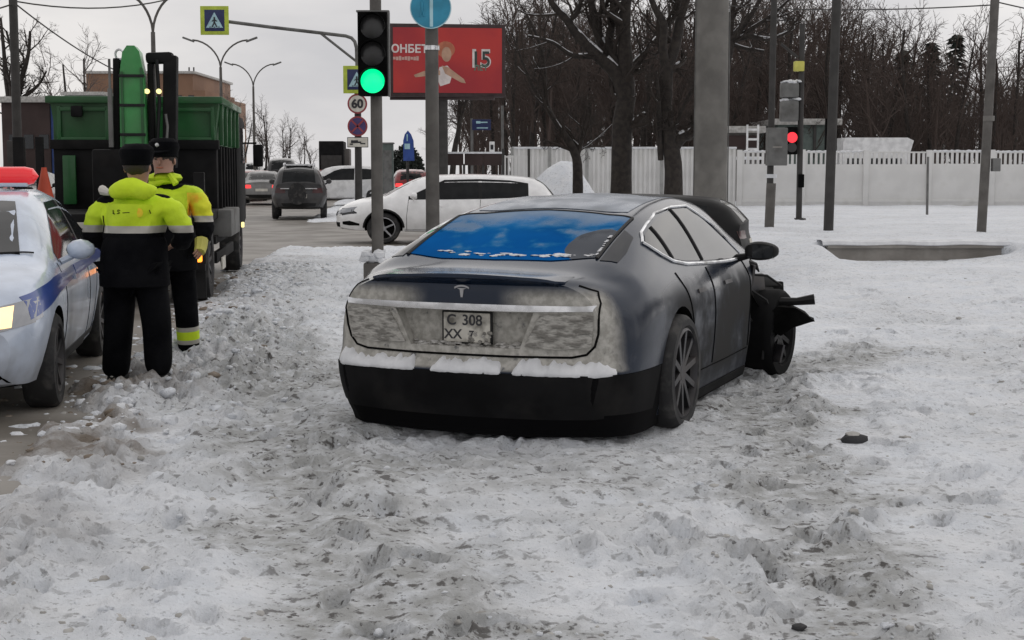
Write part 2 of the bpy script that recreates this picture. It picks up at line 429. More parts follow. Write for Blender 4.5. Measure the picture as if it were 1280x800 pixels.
# ------------------------------------------------------------------ mesh builder
class MB:
    def __init__(s):
        s.v, s.f, s.mi = [], [], []
    def add(s, vs, fs, mi=0):
        o = len(s.v)
        s.v += [tuple(p) for p in vs]
        s.f += [tuple(i + o for i in f) for f in fs]
        s.mi += [mi] * len(fs)
        return s
    def box(s, c, d, rz=0, mi=0, bev=0.0, rx=0, ry=0):
        x, y, z = d[0] / 2, d[1] / 2, d[2] / 2
        bev = min(bev, x * .9, y * .9, z * .9)
        rot = Matrix.Rotation(rz, 3, 'Z') @ Matrix.Rotation(ry, 3, 'Y') @ Matrix.Rotation(rx, 3, 'X')
        c = Vector(c)
        if bev <= 0:
            vs = [(sx * x, sy * y, sz * z) for sz in (-1, 1) for sy in (-1, 1) for sx in (-1, 1)]
            fs = [(0, 2, 3, 1), (4, 5, 7, 6), (0, 1, 5, 4), (2, 6, 7, 3), (0, 4, 6, 2), (1, 3, 7, 5)]
        else:
            bm = bmesh.new()
            bmesh.ops.create_cube(bm, size=1)
            for p in bm.verts: p.co = Vector((p.co.x * 2 * x, p.co.y * 2 * y, p.co.z * 2 * z))
            bmesh.ops.bevel(bm, geom=list(bm.edges), offset=bev, segments=2, profile=.6, affect='EDGES')
            bm.verts.index_update()
            vs = [p.co[:] for p in bm.verts]
            fs = [tuple(q.index for q in f.verts) for f in bm.faces]
            bm.free()
        return s.add([c + rot @ Vector(p) for p in vs], fs, mi)
    def tube(s, pts, rad, n=8, mi=0, cap=True):
        pts = [Vector(p) for p in pts]
        if not hasattr(rad, '__len__'): rad = [rad] * len(pts)
        vs, fs = [], []
        a = None
        for i, p in enumerate(pts):
            d = (pts[min(i + 1, len(pts) - 1)] - pts[max(i - 1, 0)])
            d = d.normalized() if d.length > 1e-9 else Vector((0, 0, 1))
            if a is None:
                a = d.orthogonal().normalized()
            a = (a - d * a.dot(d))
            a = a.normalized() if a.length > 1e-6 else d.orthogonal().normalized()
            b = d.cross(a)
            for k in range(n):
                t = 2 * math.pi * k / n
                vs.append(p + (a * math.cos(t) + b * math.sin(t)) * rad[i])
        for i in range(len(pts) - 1):
            for k in range(n):
                fs.append((i * n + k, i * n + (k + 1) % n, (i + 1) * n + (k + 1) % n, (i + 1) * n + k))
        if cap:
            fs.append(tuple(range(n))[::-1]); fs.append(tuple(range((len(pts) - 1) * n, len(pts) * n)))
        return s.add(vs, fs, mi)
    def cyl(s, c, r, h, n=20, axis='z', r2=None, mi=0):
        c = Vector(c); ax = {'x': Vector((1, 0, 0)), 'y': Vector((0, 1, 0)), 'z': Vector((0, 0, 1))}[axis]
        return s.tube([c - ax * h / 2, c + ax * h / 2], [r, r if r2 is None else r2], n, mi)
    def lathe(s, prof, n=28, axis='y', c=(0, 0, 0), mi=0):
        """prof: list of (radius, offset along the axis)"""
        vs, fs = [], []
        for r, h in prof:
            for k in range(n):
                t = 2 * math.pi * k / n
                p = {'y': (r * math.cos(t), h, r * math.sin(t)), 'z': (r * math.cos(t), r * math.sin(t), h), 'x': (h, r * math.cos(t), r * math.sin(t))}[axis]
                vs.append(Vector(p) + Vector(c))
        for i in range(len(prof) - 1):
            for k in range(n):
                fs.append((i * n + k, i * n + (k + 1) % n, (i + 1) * n + (k + 1) % n, (i + 1) * n + k))
        return s.add(vs, fs, mi)
    def prism(s, poly, h, plane='xz', off=0.0, mi=0):
        """polygon in a plane thickened by h along the third axis, from off to off + h"""
        n = len(poly)
        def P(a, b, c):
            return {'xz': (a, c, b), 'xy': (a, b, c), 'yz': (c, a, b)}[plane]
        vs = [P(a, b, off) for a, b in poly] + [P(a, b, off + h) for a, b in poly]
        fs = [tuple(range(n)), tuple(range(n, 2 * n))[::-1]] + [(i, i + n, (i + 1) % n + n, (i + 1) % n) for i in range(n)]
        return s.add(vs, fs, mi)
    def blob(s, c, r, rng, sq=(1, 1, 1), sub=1, jit=.25, mi=0):
        bm = bmesh.new()
        bmesh.ops.create_icosphere(bm, subdivisions=sub, radius=1)
        bm.verts.index_update()
        vs = []
        for p in bm.verts:
            k = r * (1 + rng.uniform(-jit, jit))
            vs.append((c[0] + p.co.x * k * sq[0], c[1] + p.co.y * k * sq[1], c[2] + p.co.z * k * sq[2]))
        fs = [tuple(q.index for q in f.verts) for f in bm.faces]
        bm.free()
        return s.add(vs, fs, mi)
    def mesh(s, name, mats, smooth_angle=40):
        me = bpy.data.meshes.new(name)
        me.from_pydata(s.v, [], s.f)
        for m in (mats if isinstance(mats, (list, tuple)) else [mats]):
            me.materials.append(MATS[m] if isinstance(m, str) else m)
        if any(s.mi): me.polygons.foreach_set('material_index', s.mi)
        bm = bmesh.new(); bm.from_mesh(me)
        bmesh.ops.recalc_face_normals(bm, faces=bm.faces); bm.to_mesh(me); bm.free()
        if smooth_angle:
            me.polygons.foreach_set('use_smooth', [True] * len(me.polygons))
            me.set_sharp_from_angle(angle=R(smooth_angle))
        me.update()
        return me
    def build(s, name, mats, parent=None, sa=40):
        return link(name, s.mesh(name, mats, sa), parent)

def link(name, me, parent=None):
    o = bpy.data.objects.new(name, me)
    COL.objects.link(o)
    if parent is not None: o.parent = parent
    return o
def tag(o, label=None, cat=None, group=None, kind=None):
    if label: o['label'] = label
    if cat: o['category'] = cat
    if group: o['group'] = group
    if kind: o['kind'] = kind
    return o
def thing(name, label, cat, loc=(0, 0, 0), rz=0, group=None):
    o = bpy.data.objects.new(name, None)
    o.empty_display_size = .2
    COL.objects.link(o)
    o.location = loc; o.rotation_euler = (0, 0, rz)
    return tag(o, label, cat, group)
def copy_tree(o, parent=None):
    c = o.copy(); COL.objects.link(c)
    if parent is not None: c.parent = parent
    for ch in list(o.children): copy_tree(ch, c)
    return c
def np_mesh(name, V, F, matl, smooth_=False):
    """V (n,3); F (m,k) with a fixed corner count"""
    me = bpy.data.meshes.new(name)
    k = F.shape[1]
    me.vertices.add(len(V)); me.loops.add(F.size); me.polygons.add(len(F))
    me.vertices.foreach_set('co', np.ascontiguousarray(V, dtype=np.float32).ravel())
    me.loops.foreach_set('vertex_index', np.ascontiguousarray(F, dtype=np.int32).ravel())
    me.polygons.foreach_set('loop_start', np.arange(0, F.size, k, dtype=np.int32))
    if smooth_: me.polygons.foreach_set('use_smooth', np.ones(len(F), dtype=bool))
    me.materials.append(MATS[matl] if isinstance(matl, str) else matl)
    me.update(calc_edges=True); me.validate()
    return me
def text_mesh(body, size, depth, matl, align='CENTER', bold=0.0, sx=1.0):
    cu = bpy.data.curves.new('lettering', 'FONT')
    cu.body = body; cu.size = size; cu.extrude = depth; cu.align_x = align; cu.align_y = 'CENTER'; cu.offset = bold
    tmp = bpy.data.objects.new('lettering_source', cu)
    COL.objects.link(tmp)
    dg = bpy.context.evaluated_depsgraph_get()
    me = bpy.data.meshes.new_from_object(tmp.evaluated_get(dg))
    bpy.data.objects.remove(tmp)
    me.materials.clear(); me.materials.append(MATS[matl])
    if sx != 1.0:
        for v in me.vertices: v.co.x *= sx
    return me
def baked(ob, name, mats=None):
    dg = bpy.context.evaluated_depsgraph_get()
    me = bpy.data.meshes.new_from_object(ob.evaluated_get(dg))
    me.name = name
    return me

# ================================================================== THE SETTING
def road_edge(y):
    return -3.0 - 0.088 * (y - 10.0)
def road_mask(x, y):
    """1 on the carriageway, 0 on snow, ragged between"""
    w = fbm(x * .9, y * .9, 3, 5) * .35 + fbm(x * 4, y * 4, 2, 9) * .10
    e = road_edge(y)
    main = smooth(.25, -.25, x - e + w) * smooth(-14.6, -14.0, x - e + w)
    cross = smooth(29.2, 29.8, y + w) * smooth(44.5, 43.5, y + w) * smooth(2.8, 2.0, x + w)
    return np.maximum(main, cross)
def near_path(x, y, pts, w):
    d = np.full(x.shape, 1e9)
    for (ax, ay), (bx, by) in zip(pts, pts[1:]):
        t = np.clip(((x - ax) * (bx - ax) + (y - ay) * (by - ay)) / ((bx - ax) ** 2 + (by - ay) ** 2), 0, 1)
        d = np.minimum(d, np.hypot(x - ax - t * (bx - ax), y - ay - t * (by - ay)))
    return smooth(w * 1.5, w * .3, d)
RUTS = [([(.95, 3.5), (1.2, 6), (1.55, 8.4), (1.75, 10.4), (2.9, 13)], .16), ([(1.5, 3.5), (1.75, 6), (2.1, 8.6), (2.35, 10.6), (3.6, 13.5)], .15),
        ([(-.4, 3.5), (-.8, 5.8), (-1.4, 8.4), (-1.9, 11.5), (-2.6, 16)], .22), ([(-1.5, 3.5), (-1.7, 6), (-2.1, 9), (-2.5, 11)], .14), ([(-2.2, 7.3), (-.6, 6.6), (1.2, 7.0), (3.5, 6.4)], .12)]
WALL_X0, WALL_X1, WALL_Y = 5.25, 8.15, 24.7
def lumps(x, y, s, seed):
    return 1 - np.abs(perlin(x / s, y / s, seed)) * 2.2
def height(x, y, detail=True):
    x = np.asarray(x, dtype=float); y = np.asarray(y, dtype=float)
    near = smooth(26, 12, y)
    h = .055 + fbm(x * .35, y * .35, 3, 21) * .035
    if detail:
        rough = np.clip(.55 + fbm(x * .5, y * .5, 3, 31) * .7 + .5 * smooth(-.8, -2.2, x), .15, 1.35)
        c = lumps(x + fbm(x * 2, y * 2, 2, 3) * .15, y, .42, 41) * .034 + lumps(x, y, .19, 43) * .030 + lumps(x + y * .2, y, .085, 47) * .020
        c = c + fbm(x * 9, y * 9, 4, 49) * .022
        # boot prints
        pr = perlin(x * 2.6, y * 1.7, 61)
        c = c - smooth(.40, .60, pr) * .06
        h = h + (c - .03) * rough * (.35 + .65 * near)
    h = h + (fbm(x * 1.1, y * 1.1, 2, 151) * .040 - .02) * near
    tr = np.zeros_like(h)
    for pts_, w_ in RUTS: tr = np.maximum(tr, near_path(x + fbm(x * 1.5, y * 1.5, 2, 153) * .12, y, pts_, w_))
    h = h - tr * .055 * near
    bank = np.exp(-((x - road_edge(y) - .75) / .55) ** 2) * smooth(8, 11, y) * (smooth(19, 14, y) + .12 * smooth(31, 28, y))
    h = h + bank * (.015 + .08 * fbm(x * 1.6, y * 1.6, 3, 71) + (.05 * lumps(x, y, .30, 73) + .05 * lumps(x, y, .14, 75) if detail else 0))
    h = h + .16 * np.exp(-(((x + 1.55) / 2.0) ** 2 + ((y - 20.3) / 2.6) ** 2))
    # raised verge on the right
    wall = smooth(WALL_X0 - .25, WALL_X0 + .05, x) * smooth(WALL_X1 + .5, WALL_X1, x)
    slope = smooth(20.5, 26.5, y + fbm(x * .4, y * .4, 2, 81) * 1.2)
    step = smooth(WALL_Y + .06, WALL_Y + .2, y)
    h = h + .29 * smooth(1.8, 5.0, x) * (slope * (1 - wall) + step * wall)
    h = h + .10 * np.exp(-(((x - 7.2) / 1.6) ** 2 + ((y - 21) / 2.0) ** 2)) + .16 * np.exp(-(((x - 8.6) / .9) ** 2 + ((y - 24.0) / .7) ** 2))
    h = h + .10 * np.exp(-(((x - 5.0) / .7) ** 2 + ((y - 23.8) / .7) ** 2))
    # the heap shovelled against the far fence
    h = h + (1.25 + .25 * fbm(x * .8, y * .8, 3, 91)) * np.exp(-(((x - 1.55) / 1.1) ** 2 + ((y - 46.5) / 1.8) ** 2))
    h = h + .45 * smooth(42.5, 47, y) * smooth(-3.5, -1.5, x) * smooth(3.4, 1.5, x) * (1 + .4 * fbm(x, y, 2, 93))
    h = np.maximum(h, .012)
    r = road_mask(x, y)
    return h * (1 - r) - .14 * r
def gz(x, y):
    return float(height(np.array([x]), np.array([y]), False)[0])

def spaced(segs):
    o = [segs[0][0]]
    for a, b, s0, s1 in segs:
        p = a
        while p < b:
            k = (p - a) / (b - a)
            p += s0 + (s1 - s0) * k
            o.append(min(p, b))
    return np.unique(np.array(o))
ys = spaced([(1.0, 4.4, .15, .03), (4.4, 14, .019, .05), (14, 32, .06, .16), (32, 60, .2, .7), (60, 400, 2, 40)])
xs = spaced([(-300, -40, 40, 2), (-40, -6, 2, .12), (-6, -3.2, .06, .024), (-3.2, 3.4, .021, .021), (3.4, 9.5, .03, .10), (9.5, 40, .14, 2), (40, 300, 2, 40)])
GX, GY = np.meshgrid(xs, ys)
GZ = height(GX, GY)
rgf = random.Random(44)
def footprint(x, y, a, k=1.0):
    L2, W2 = .135 * k, .055 * k
    i0, i1 = np.searchsorted(ys, [y - .35, y + .35]); j0, j1 = np.searchsorted(xs, [x - .35, x + .35])
    if i1 - i0 < 3 or j1 - j0 < 3: return
    dx, dy = GX[i0:i1, j0:j1] - x, GY[i0:i1, j0:j1] - y
    u, v = dx * math.cos(a) + dy * math.sin(a), -dx * math.sin(a) + dy * math.cos(a)
    d = np.sqrt((u / L2) ** 2 + (v / W2) ** 2) + fbm(dx * 14 + x * 9, dy * 14, 2, 3) * .18
    GZ[i0:i1, j0:j1] += (-.050 * smooth(1.05, .75, d) + .018 * np.exp(-((d - 1.3) / .28) ** 2)) * k
for pts_, n_ in (([(.9, 4.5), (1.5, 8), (1.9, 10.6), (3.3, 14)], 26), ([(-.3, 4.6), (-1.2, 8.4), (-2.1, 11.8), (-2.6, 15)], 24), ([(-1.8, 5.2), (-2.3, 8.5), (-2.6, 10.6)], 12), ([(3.4, 8.4), (2.4, 7.2), (1.4, 6.2), (.3, 5.2)], 14), ([(4.6, 13), (6, 17), (6.6, 21)], 14), ([(2.8, 12), (4.2, 16), (4.6, 20)], 10), ([(-1.6, 9), (-.9, 7.9), (.4, 7.4)], 8)):
    Q = np.array(pts_); sl = np.hypot(*np.diff(Q, axis=0).T); cs_ = np.concatenate([[0], np.cumsum(sl)])
    for k in range(n_):
        t = cs_[-1] * (k + .5) / n_
        x_, y_ = np.interp(t, cs_, Q[:, 0]), np.interp(t, cs_, Q[:, 1])
        x2, y2 = np.interp(t + .1, cs_, Q[:, 0]), np.interp(t + .1, cs_, Q[:, 1])
        a = math.atan2(y2 - y_, x2 - x_); sd = .11 if k % 2 else -.11
        footprint(x_ - math.sin(a) * sd + rgf.gauss(0, .05), y_ + math.cos(a) * sd + rgf.gauss(0, .06), a + rgf.gauss(0, .25), rgf.uniform(.85, 1.15))
for _ in range(60):
    y_ = rgf.uniform(4.8, 13); footprint(rgf.uniform(-.28, .36) * y_, y_, rgf.random() * 6.28, rgf.uniform(.8, 1.1))
V = np.stack([GX.ravel(), GY.ravel(), GZ.ravel()], 1)
nx, ny = len(xs), len(ys)
I = np.arange(nx * ny).reshape(ny, nx)
Fq = np.stack([I[:-1, :-1].ravel(), I[:-1, 1:].ravel(), I[1:, 1:].ravel(), I[1:, :-1].ravel()], 1)
me = np_mesh('snow_field', V, Fq, 'trodden_snow', True)
wob = fbm(GX * 1.3, GY * 1.3, 3, 101) * .35
pA = near_path(GX + wob, GY + wob, [(-.2, 4.4), (-.55, 5.6), (-1.25, 8.4), (-1.9, 11.5), (-2.7, 16), (-3.6, 26)], .55)
pB = near_path(GX + wob, GY + wob, [(1.0, 4.2), (1.25, 6), (1.6, 8.4), (1.75, 10.6), (3.2, 13)], .36)
pC = near_path(GX + wob, GY + wob, [(-1.5, 8.0), (.2, 7.3), (1.5, 8.2)], .45) * .55
grime = np.clip(.20 + .8 * np.maximum(np.maximum(pA, pB), pC) + .40 * fbm(GX * .6, GY * .6, 4, 111), 0, 1)
grime *= (.45 + .55 * smooth(18, 11, GY))
brown = smooth(1.0, -.1, GX - road_edge(GY) + wob * 1.6) * smooth(30, 26, GY)
brown = np.clip(brown * (.35 + 1.2 * smooth(12.5, 9.5, GY)), 0, 1) * (.35 + .65 * smooth(7.2, 8.4, GY))
ca = me.color_attributes.new('grime', 'FLOAT_COLOR', 'POINT')
cols = np.zeros((nx * ny, 4), np.float32); cols[:, 0] = grime.ravel(); cols[:, 1] = brown.ravel(); cols[:, 3] = 1
ca.data.foreach_set('color', cols.ravel())
tag(link('snow_field', me), kind='structure')

# the slushy road, slightly uneven
rx = spaced([(-30, -16, 2, 1), (-16, 4, .22, .22)]); ry = spaced([(2, 40, .22, .3), (40, 160, .6, 6)])
RX, RY = np.meshgrid(rx, ry)
RZ = fbm(RX * .8, RY * .35, 3, 121) * .012 + lumps(RX * 1.4, RY * .4, .35, 123) * .008 - .012
I = np.arange(RX.size).reshape(RX.shape)
keep = ((road_mask(RX, RY)[:-1, :-1] + road_mask(RX, RY)[1:, 1:] + road_mask(RX, RY)[:-1, 1:]) > 0)
Fr = np.stack([I[:-1, :-1][keep], I[:-1, 1:][keep], I[1:, 1:][keep], I[1:, :-1][keep]], 1)
tag(link('road', np_mesh('road', np.stack([RX.ravel(), RY.ravel(), RZ.ravel()], 1), Fr, 'slush_road', True)), kind='structure')

# loose clods: on the bank, round the police car, sprinkled over the trodden snow
def clods(name, n, matl, seed, where, smin, smax):
    rg = random.Random(seed); b = MB(); k = 0
    base = []
    for q in range(6):
        t = MB().blob((0, 0, 0), 1, rg, (1, 1, .6), 2, .30)
        base.append((np.array(t.v), np.array(t.f)))
    Vs, Fs, off = [], [], 0
    for _ in range(n):
        x, y, s = where(rg)
        r = smin + (smax - smin) * rg.random() ** 3
        r *= s
        v, f = base[rg.randrange(6)]
        a = rg.random() * 6.28
        c, sn = math.cos(a), math.sin(a)
        p = np.stack([(v[:, 0] * c - v[:, 1] * sn) * r * rg.uniform(.8, 1.4), (v[:, 0] * sn + v[:, 1] * c) * r, v[:, 2] * r], 1)
        p += np.array([x, y, max(float(height(np.array([x]), np.array([y]))[0]), -.01) - r * .15])
        Vs.append(p); Fs.append(f + off); off += len(p)
    o = link(name, np_mesh(name, np.concatenate(Vs), np.concatenate(Fs), matl, False))
    return tag(o, kind='stuff')
def w_field(rg):
    y = 4.6 + 16 * rg.random() ** 1.7
    return rg.uniform(-.42, .42) * y, y, 1
def w_bank(rg):
    y = rg.uniform(8.5, 24)
    return road_edge(y) + rg.gauss(.5, .45), y, 1.35
def w_road(rg):
    y = rg.uniform(7.5, 22)
    return road_edge(y) + rg.gauss(.0, .4), y, 1
tag(clods('snow_clods', 900, 'trodden_snow', 3, w_field, .004, .022), 'white snow clods scattered over the trodden snow', 'snow clods')
tag(clods('snow_bank_clods', 1400, 'trodden_snow', 4, w_bank, .006, .042), 'lumpy white clods thrown up along the road edge', 'snow clods')
tag(clods('dirty_snow_clods', 900, 'snow_dirty', 5, lambda rg: w_bank(rg) if rg.random() < .3 else w_field(rg), .004, .026), 'grey dirty snow clods among the trodden snow', 'snow clods')
tag(clods('brown_slush_clods', 350, 'snow_brown', 6, w_road, .008, .05), 'brown slush clods beside the police car', 'slush')

# ================================================================== CARS
def pchip(xk, yk, x):
    xk, yk = np.asarray(xk, float), np.asarray(yk, float)
    h = np.diff(xk); d = np.diff(yk) / h
    m = np.zeros_like(yk); m[0], m[-1] = d[0], d[-1]
    for i in range(1, len(xk) - 1):
        if d[i - 1] * d[i] > 0:
            w1, w2 = 2 * h[i] + h[i - 1], h[i] + 2 * h[i - 1]
            m[i] = (w1 + w2) / (w1 / d[i - 1] + w2 / d[i])
    x = np.clip(x, xk[0], xk[-1])
    i = np.clip(np.searchsorted(xk, x) - 1, 0, len(xk) - 2)
    t = (x - xk[i]) / h[i]
    return (yk[i] * (1 + 2 * t) * (1 - t) ** 2 + m[i] * h[i] * t * (1 - t) ** 2 + yk[i + 1] * t * t * (3 - 2 * t) + m[i + 1] * h[i] * t * t * (t - 1))

class Body:
    """a closed car shell lofted along x (0 = rear bumper), mirrored in y"""
    def __init__(s, table, rear, front, cr=.18, cf=.3, ns=64, cap=9, step=(2, 2, 4, 5, 5, 4, 3)):
        T = np.array(table, float); s.L = T[-1, 0]
        L_ = s.L
        u = np.linspace(0, 1, ns)
        X = L_ * (u - .07 * np.sin(2 * np.pi * u) )
        P = {k: pchip(T[:, 0], T[:, i], X) for i, k in enumerate(['x', 'zb', 'ws', 'zm', 'wm', 'zs', 'wb', 'zr', 'wr', 'zt'])}
        rings = []
        for i in range(ns):
            g = {k: P[k][i] for k in P}
            c = [(0, g['zb']), (g['ws'] * .86, g['zb'] + .012), (g['ws'], g['zb'] + .07), (g['wm'], g['zm']), (g['wb'], g['zs']), (g['wr'], g['zr']), (g['wr'] * .55, g['zr'] + (g['zt'] - g['zr']) * .72), (0, g['zt'])]
            c = [(-c[1][0], c[1][1])] + c + [(-c[-2][0], c[-2][1])]
            pts = []
            for k in range(1, len(c) - 2):
                n = step[k - 1]
                for q in range(n):
                    t = q / n
                    a, b, cc, d = (np.array(c[k + e]) for e in (-1, 0, 1, 2))
                    pts.append(.5 * (2 * b + (cc - a) * t + (2 * a - 5 * b + 4 * cc - d) * t * t + (3 * b - a - 3 * cc + d) * t ** 3))
            pts.append(np.array(c[-2]))
            rings.append(np.array(pts))
        Rg = np.array(rings)                       # ns, M, 2
        Mh = Rg.shape[1]
        Rg[:, 0, 0] = 0; Rg[:, -1, 0] = 0
        verts, faces = [], []
        n_ring = 2 * Mh - 2
        for i in range(ns):
            for j in range(Mh): verts.append((X[i], Rg[i, j, 0], Rg[i, j, 1]))
            for j in range(Mh - 2, 0, -1): verts.append((X[i], -Rg[i, j, 0], Rg[i, j, 1]))
        for i in range(ns - 1):
            for k in range(n_ring):
                a, b = i * n_ring + k, i * n_ring + (k + 1) % n_ring
                faces.append((a, b, b + n_ring, a + n_ring))
        def ringv(i, j, side):                     # side +1 left, -1 right
            return i * n_ring + (j if side > 0 or j in (0, Mh - 1) else n_ring - j)
        for i in (0, ns - 1):
            ss = np.linspace(1, -1, 2 * cap + 1)
            rows = []
            for j in range(1, Mh - 1):
                row = []
                for q, sv in enumerate(ss):
                    if q == 0: row.append(ringv(i, j, 1))
                    elif q == len(ss) - 1: row.append(ringv(i, j, -1))
                    else:
                        verts.append((X[i], Rg[i, j, 0] * sv, Rg[i, j, 1])); row.append(len(verts) - 1)
                rows.append(row)
            for ra, rb in zip(rows, rows[1:]):
                for q in range(len(ss) - 1): faces.append((ra[q], ra[q + 1], rb[q + 1], rb[q]))
            for row, j in ((rows[0], 0), (rows[-1], Mh - 1)):
                for q in range(len(ss) - 1): faces.append((row[q], row[q + 1], ringv(i, j, 1)))
        V = np.array(verts)
        W = T[:, 4].max()
        zr_, or_ = zip(*rear); zf_, of_ = zip(*front)
        yy = np.abs(V[:, 1]) / W
        fr = np.clip(1 - V[:, 0] / .75, 0, 1) ** 1.3
        ff = np.clip(1 - (L_ - V[:, 0]) / .9, 0, 1) ** 1.3
        V[:, 0] += fr * (pchip(zr_, or_, V[:, 2]) + cr * yy ** 2.4) - ff * (pchip(zf_, of_, V[:, 2]) + cf * yy ** 2.4)
        s.V, s.F = V, faces
        s.bvh = BVHTree.FromPolygons([Vector(v) for v in V], faces)
    def mesh(s, name, mats):
        b = MB(); b.v = [tuple(p) for p in s.V]; b.f = s.F; b.mi = [0] * len(s.F)
        return b.mesh(name, mats, 50)
    def hit(s, axis, sign, a, b, off=.004):
        ax = {'x': 0, 'y': 1, 'z': 2}[axis]
        p = [0, 0, 0]
        oth = [k for k in (0, 1, 2) if k != ax]
        p[oth[0]], p[oth[1]] = a, b
        p[ax] = sign * 9 + (s.L / 2 if ax == 0 else 0)
        d = [0, 0, 0]; d[ax] = -sign
        loc, nor, _, _ = s.bvh.ray_cast(Vector(p), Vector(d))
        if loc is None or (ax == 1 and loc.y * sign < .3):
            p[ax] = {'x': 0 if sign < 0 else s.L, 'y': sign * .85, 'z': 1.0}[axis]
            loc, nor, _, _ = s.bvh.find_nearest(Vector(p))
        if nor.dot(Vector(d)) > 0: nor = -nor
        return loc + nor * off, nor
    def patch(s, mb, axis, sign, lo, hi, nu=14, nv=6, off=.004, mi=0, thick=.012):
        """a panel between two matching polylines, laid on the shell"""
        def along(pl, t):
            q = t * (len(pl) - 1); i = min(int(q), len(pl) - 2); f = q - i
            return (pl[i][0] * (1 - f) + pl[i + 1][0] * f, pl[i][1] * (1 - f) + pl[i + 1][1] * f)
        vs, fs = [], []
        ns_ = []
        for i in range(nu + 1):
            a, b = along(lo, i / nu), along(hi, i / nu)
            for j in range(nv + 1):
                t = j / nv
                p, n = s.hit(axis, sign, a[0] + (b[0] - a[0]) * t, a[1] + (b[1] - a[1]) * t, off)
                vs.append(p); ns_.append(n)
        G = lambda i, j: i * (nv + 1) + j
        for i in range(nu):
            for j in range(nv): fs.append((G(i, j), G(i + 1, j), G(i + 1, j + 1), G(i, j + 1)))
        rim = [G(i, 0) for i in range(nu + 1)] + [G(nu, j) for j in range(1, nv + 1)] + [G(i, nv) for i in range(nu - 1, -1, -1)] + [G(0, j) for j in range(nv - 1, 0, -1)]
        o = len(vs)
        for k in rim: vs.append(vs[k] - ns_[k] * thick)
        for k in range(len(rim)):
            fs.append((rim[k], rim[(k + 1) % len(rim)], o + (k + 1) % len(rim), o + k))
        return mb.add(vs, fs, mi)
    def line(s, mb, axis, sign, pts, r=.004, off=.0, n=6, sub=6, mi=0):
        out_ = []
        for (a, b), (c, d) in zip(pts, pts[1:]):
            for k in range(sub):
                t = k / sub
                out_.append(s.hit(axis, sign, a + (c - a) * t, b + (d - b) * t, off)[0])
        out_.append(s.hit(axis, sign, pts[-1][0], pts[-1][1], off)[0])
        return mb.tube(out_, r, n, mi)

def cut(ob, cutters):
    """real openings cut in the shell"""
    tmp = []
    for me_ in cutters:
        c = bpy.data.objects.new('cutter', me_); COL.objects.link(c); tmp.append(c)
        c.matrix_world = ob.matrix_world
        md = ob.modifiers.new('cut', 'BOOLEAN'); md.operation = 'DIFFERENCE'; md.solver = 'EXACT'; md.object = c
        try: md.material_mode = 'TRANSFER'
        except Exception: pass
    bpy.context.view_layer.update()
    me_ = baked(ob, ob.data.name)
    ob.modifiers.clear(); ob.data = me_
    for c in tmp: bpy.data.objects.remove(c)
    me_.set_sharp_from_angle(angle=R(38))

def wheel(parent, c, rad, w, side, rim='rim_grey', spokes=10, rim_r=.72, steer=0.0, tyre='rubber'):
    """wheel > tyre... the tyre carries the rim and its spokes"""
    t = MB()
    ri = rad * rim_r
    hw = w / 2
    t.lathe([(ri, -hw * .8), (ri + .02, -hw), (rad - .03, -hw), (rad - .006, -hw * .78), (rad, -hw * .5), (rad, hw * .5), (rad - .006, hw * .78), (rad - .03, hw), (ri + .02, hw), (ri, hw * .8), (ri - .01, 0), (ri, -hw * .8)], 36)
    o = t.build('wheel', tyre, parent)
    o.location = c; o.rotation_euler = (0, 0, steer)
    r = MB()
    f = side * hw
    r.lathe([(ri + .004, f * .9), (ri - .012, f * .98), (ri - .02, f * .6)], 36)
    r.lathe([(ri - .02, f * .6), (ri - .03, f * .1), (.03, f * .05)], 36, mi=1)
    r.lathe([(.001, f * .80), (.05, f * .80), (.06, f * .6), (.06, f * .1)], 16)
    for k in range(spokes):
        a = 2 * math.pi * k / spokes + .2
        ca_, sa = math.cos(a), math.sin(a)
        p = lambda rr, tt, h: (rr * ca_ - tt * sa, h, rr * sa + tt * ca_)
        w0, w1 = rad * .055, rad * .05
        vs = [p(.04, -w0, f * .78), p(.04, w0, f * .78), p(ri - .012, w1, f * .9), p(ri - .012, -w1, f * .9),
              p(.04, -w0, f * .45), p(.04, w0, f * .45), p(ri - .012, w1, f * .55), p(ri - .012, -w1, f * .55)]
        r.add(vs, [(0, 1, 2, 3), (0, 4, 5, 1), (1, 5, 6, 2), (2, 6, 7, 3), (3, 7, 4, 0), (4, 7, 6, 5)])
    r.build('rim', [rim, 'void_black'], o)
    return o
def arch_cutter(x, z, rad, half, depth=.30):
    """both wheel arches of one axle"""
    out_ = []
    for sd in (1, -1):
        b = MB().cyl((x, sd * (half - depth / 2 + .12), z), rad, depth + .24, 32, 'y')
        out_.append(b.mesh('arch', 'void_black', 0))
    return out_

def set_axes(o, X, Y, loc):
    """turn an object so that its own x and y run along X and Y"""
    X = Vector(X).normalized(); Y = Vector(Y).normalized(); Z = X.cross(Y)
    m = Matrix((X, Y, Z)).transposed().to_4x4(); m.translation = Vector(loc)
    o.matrix_basis = m

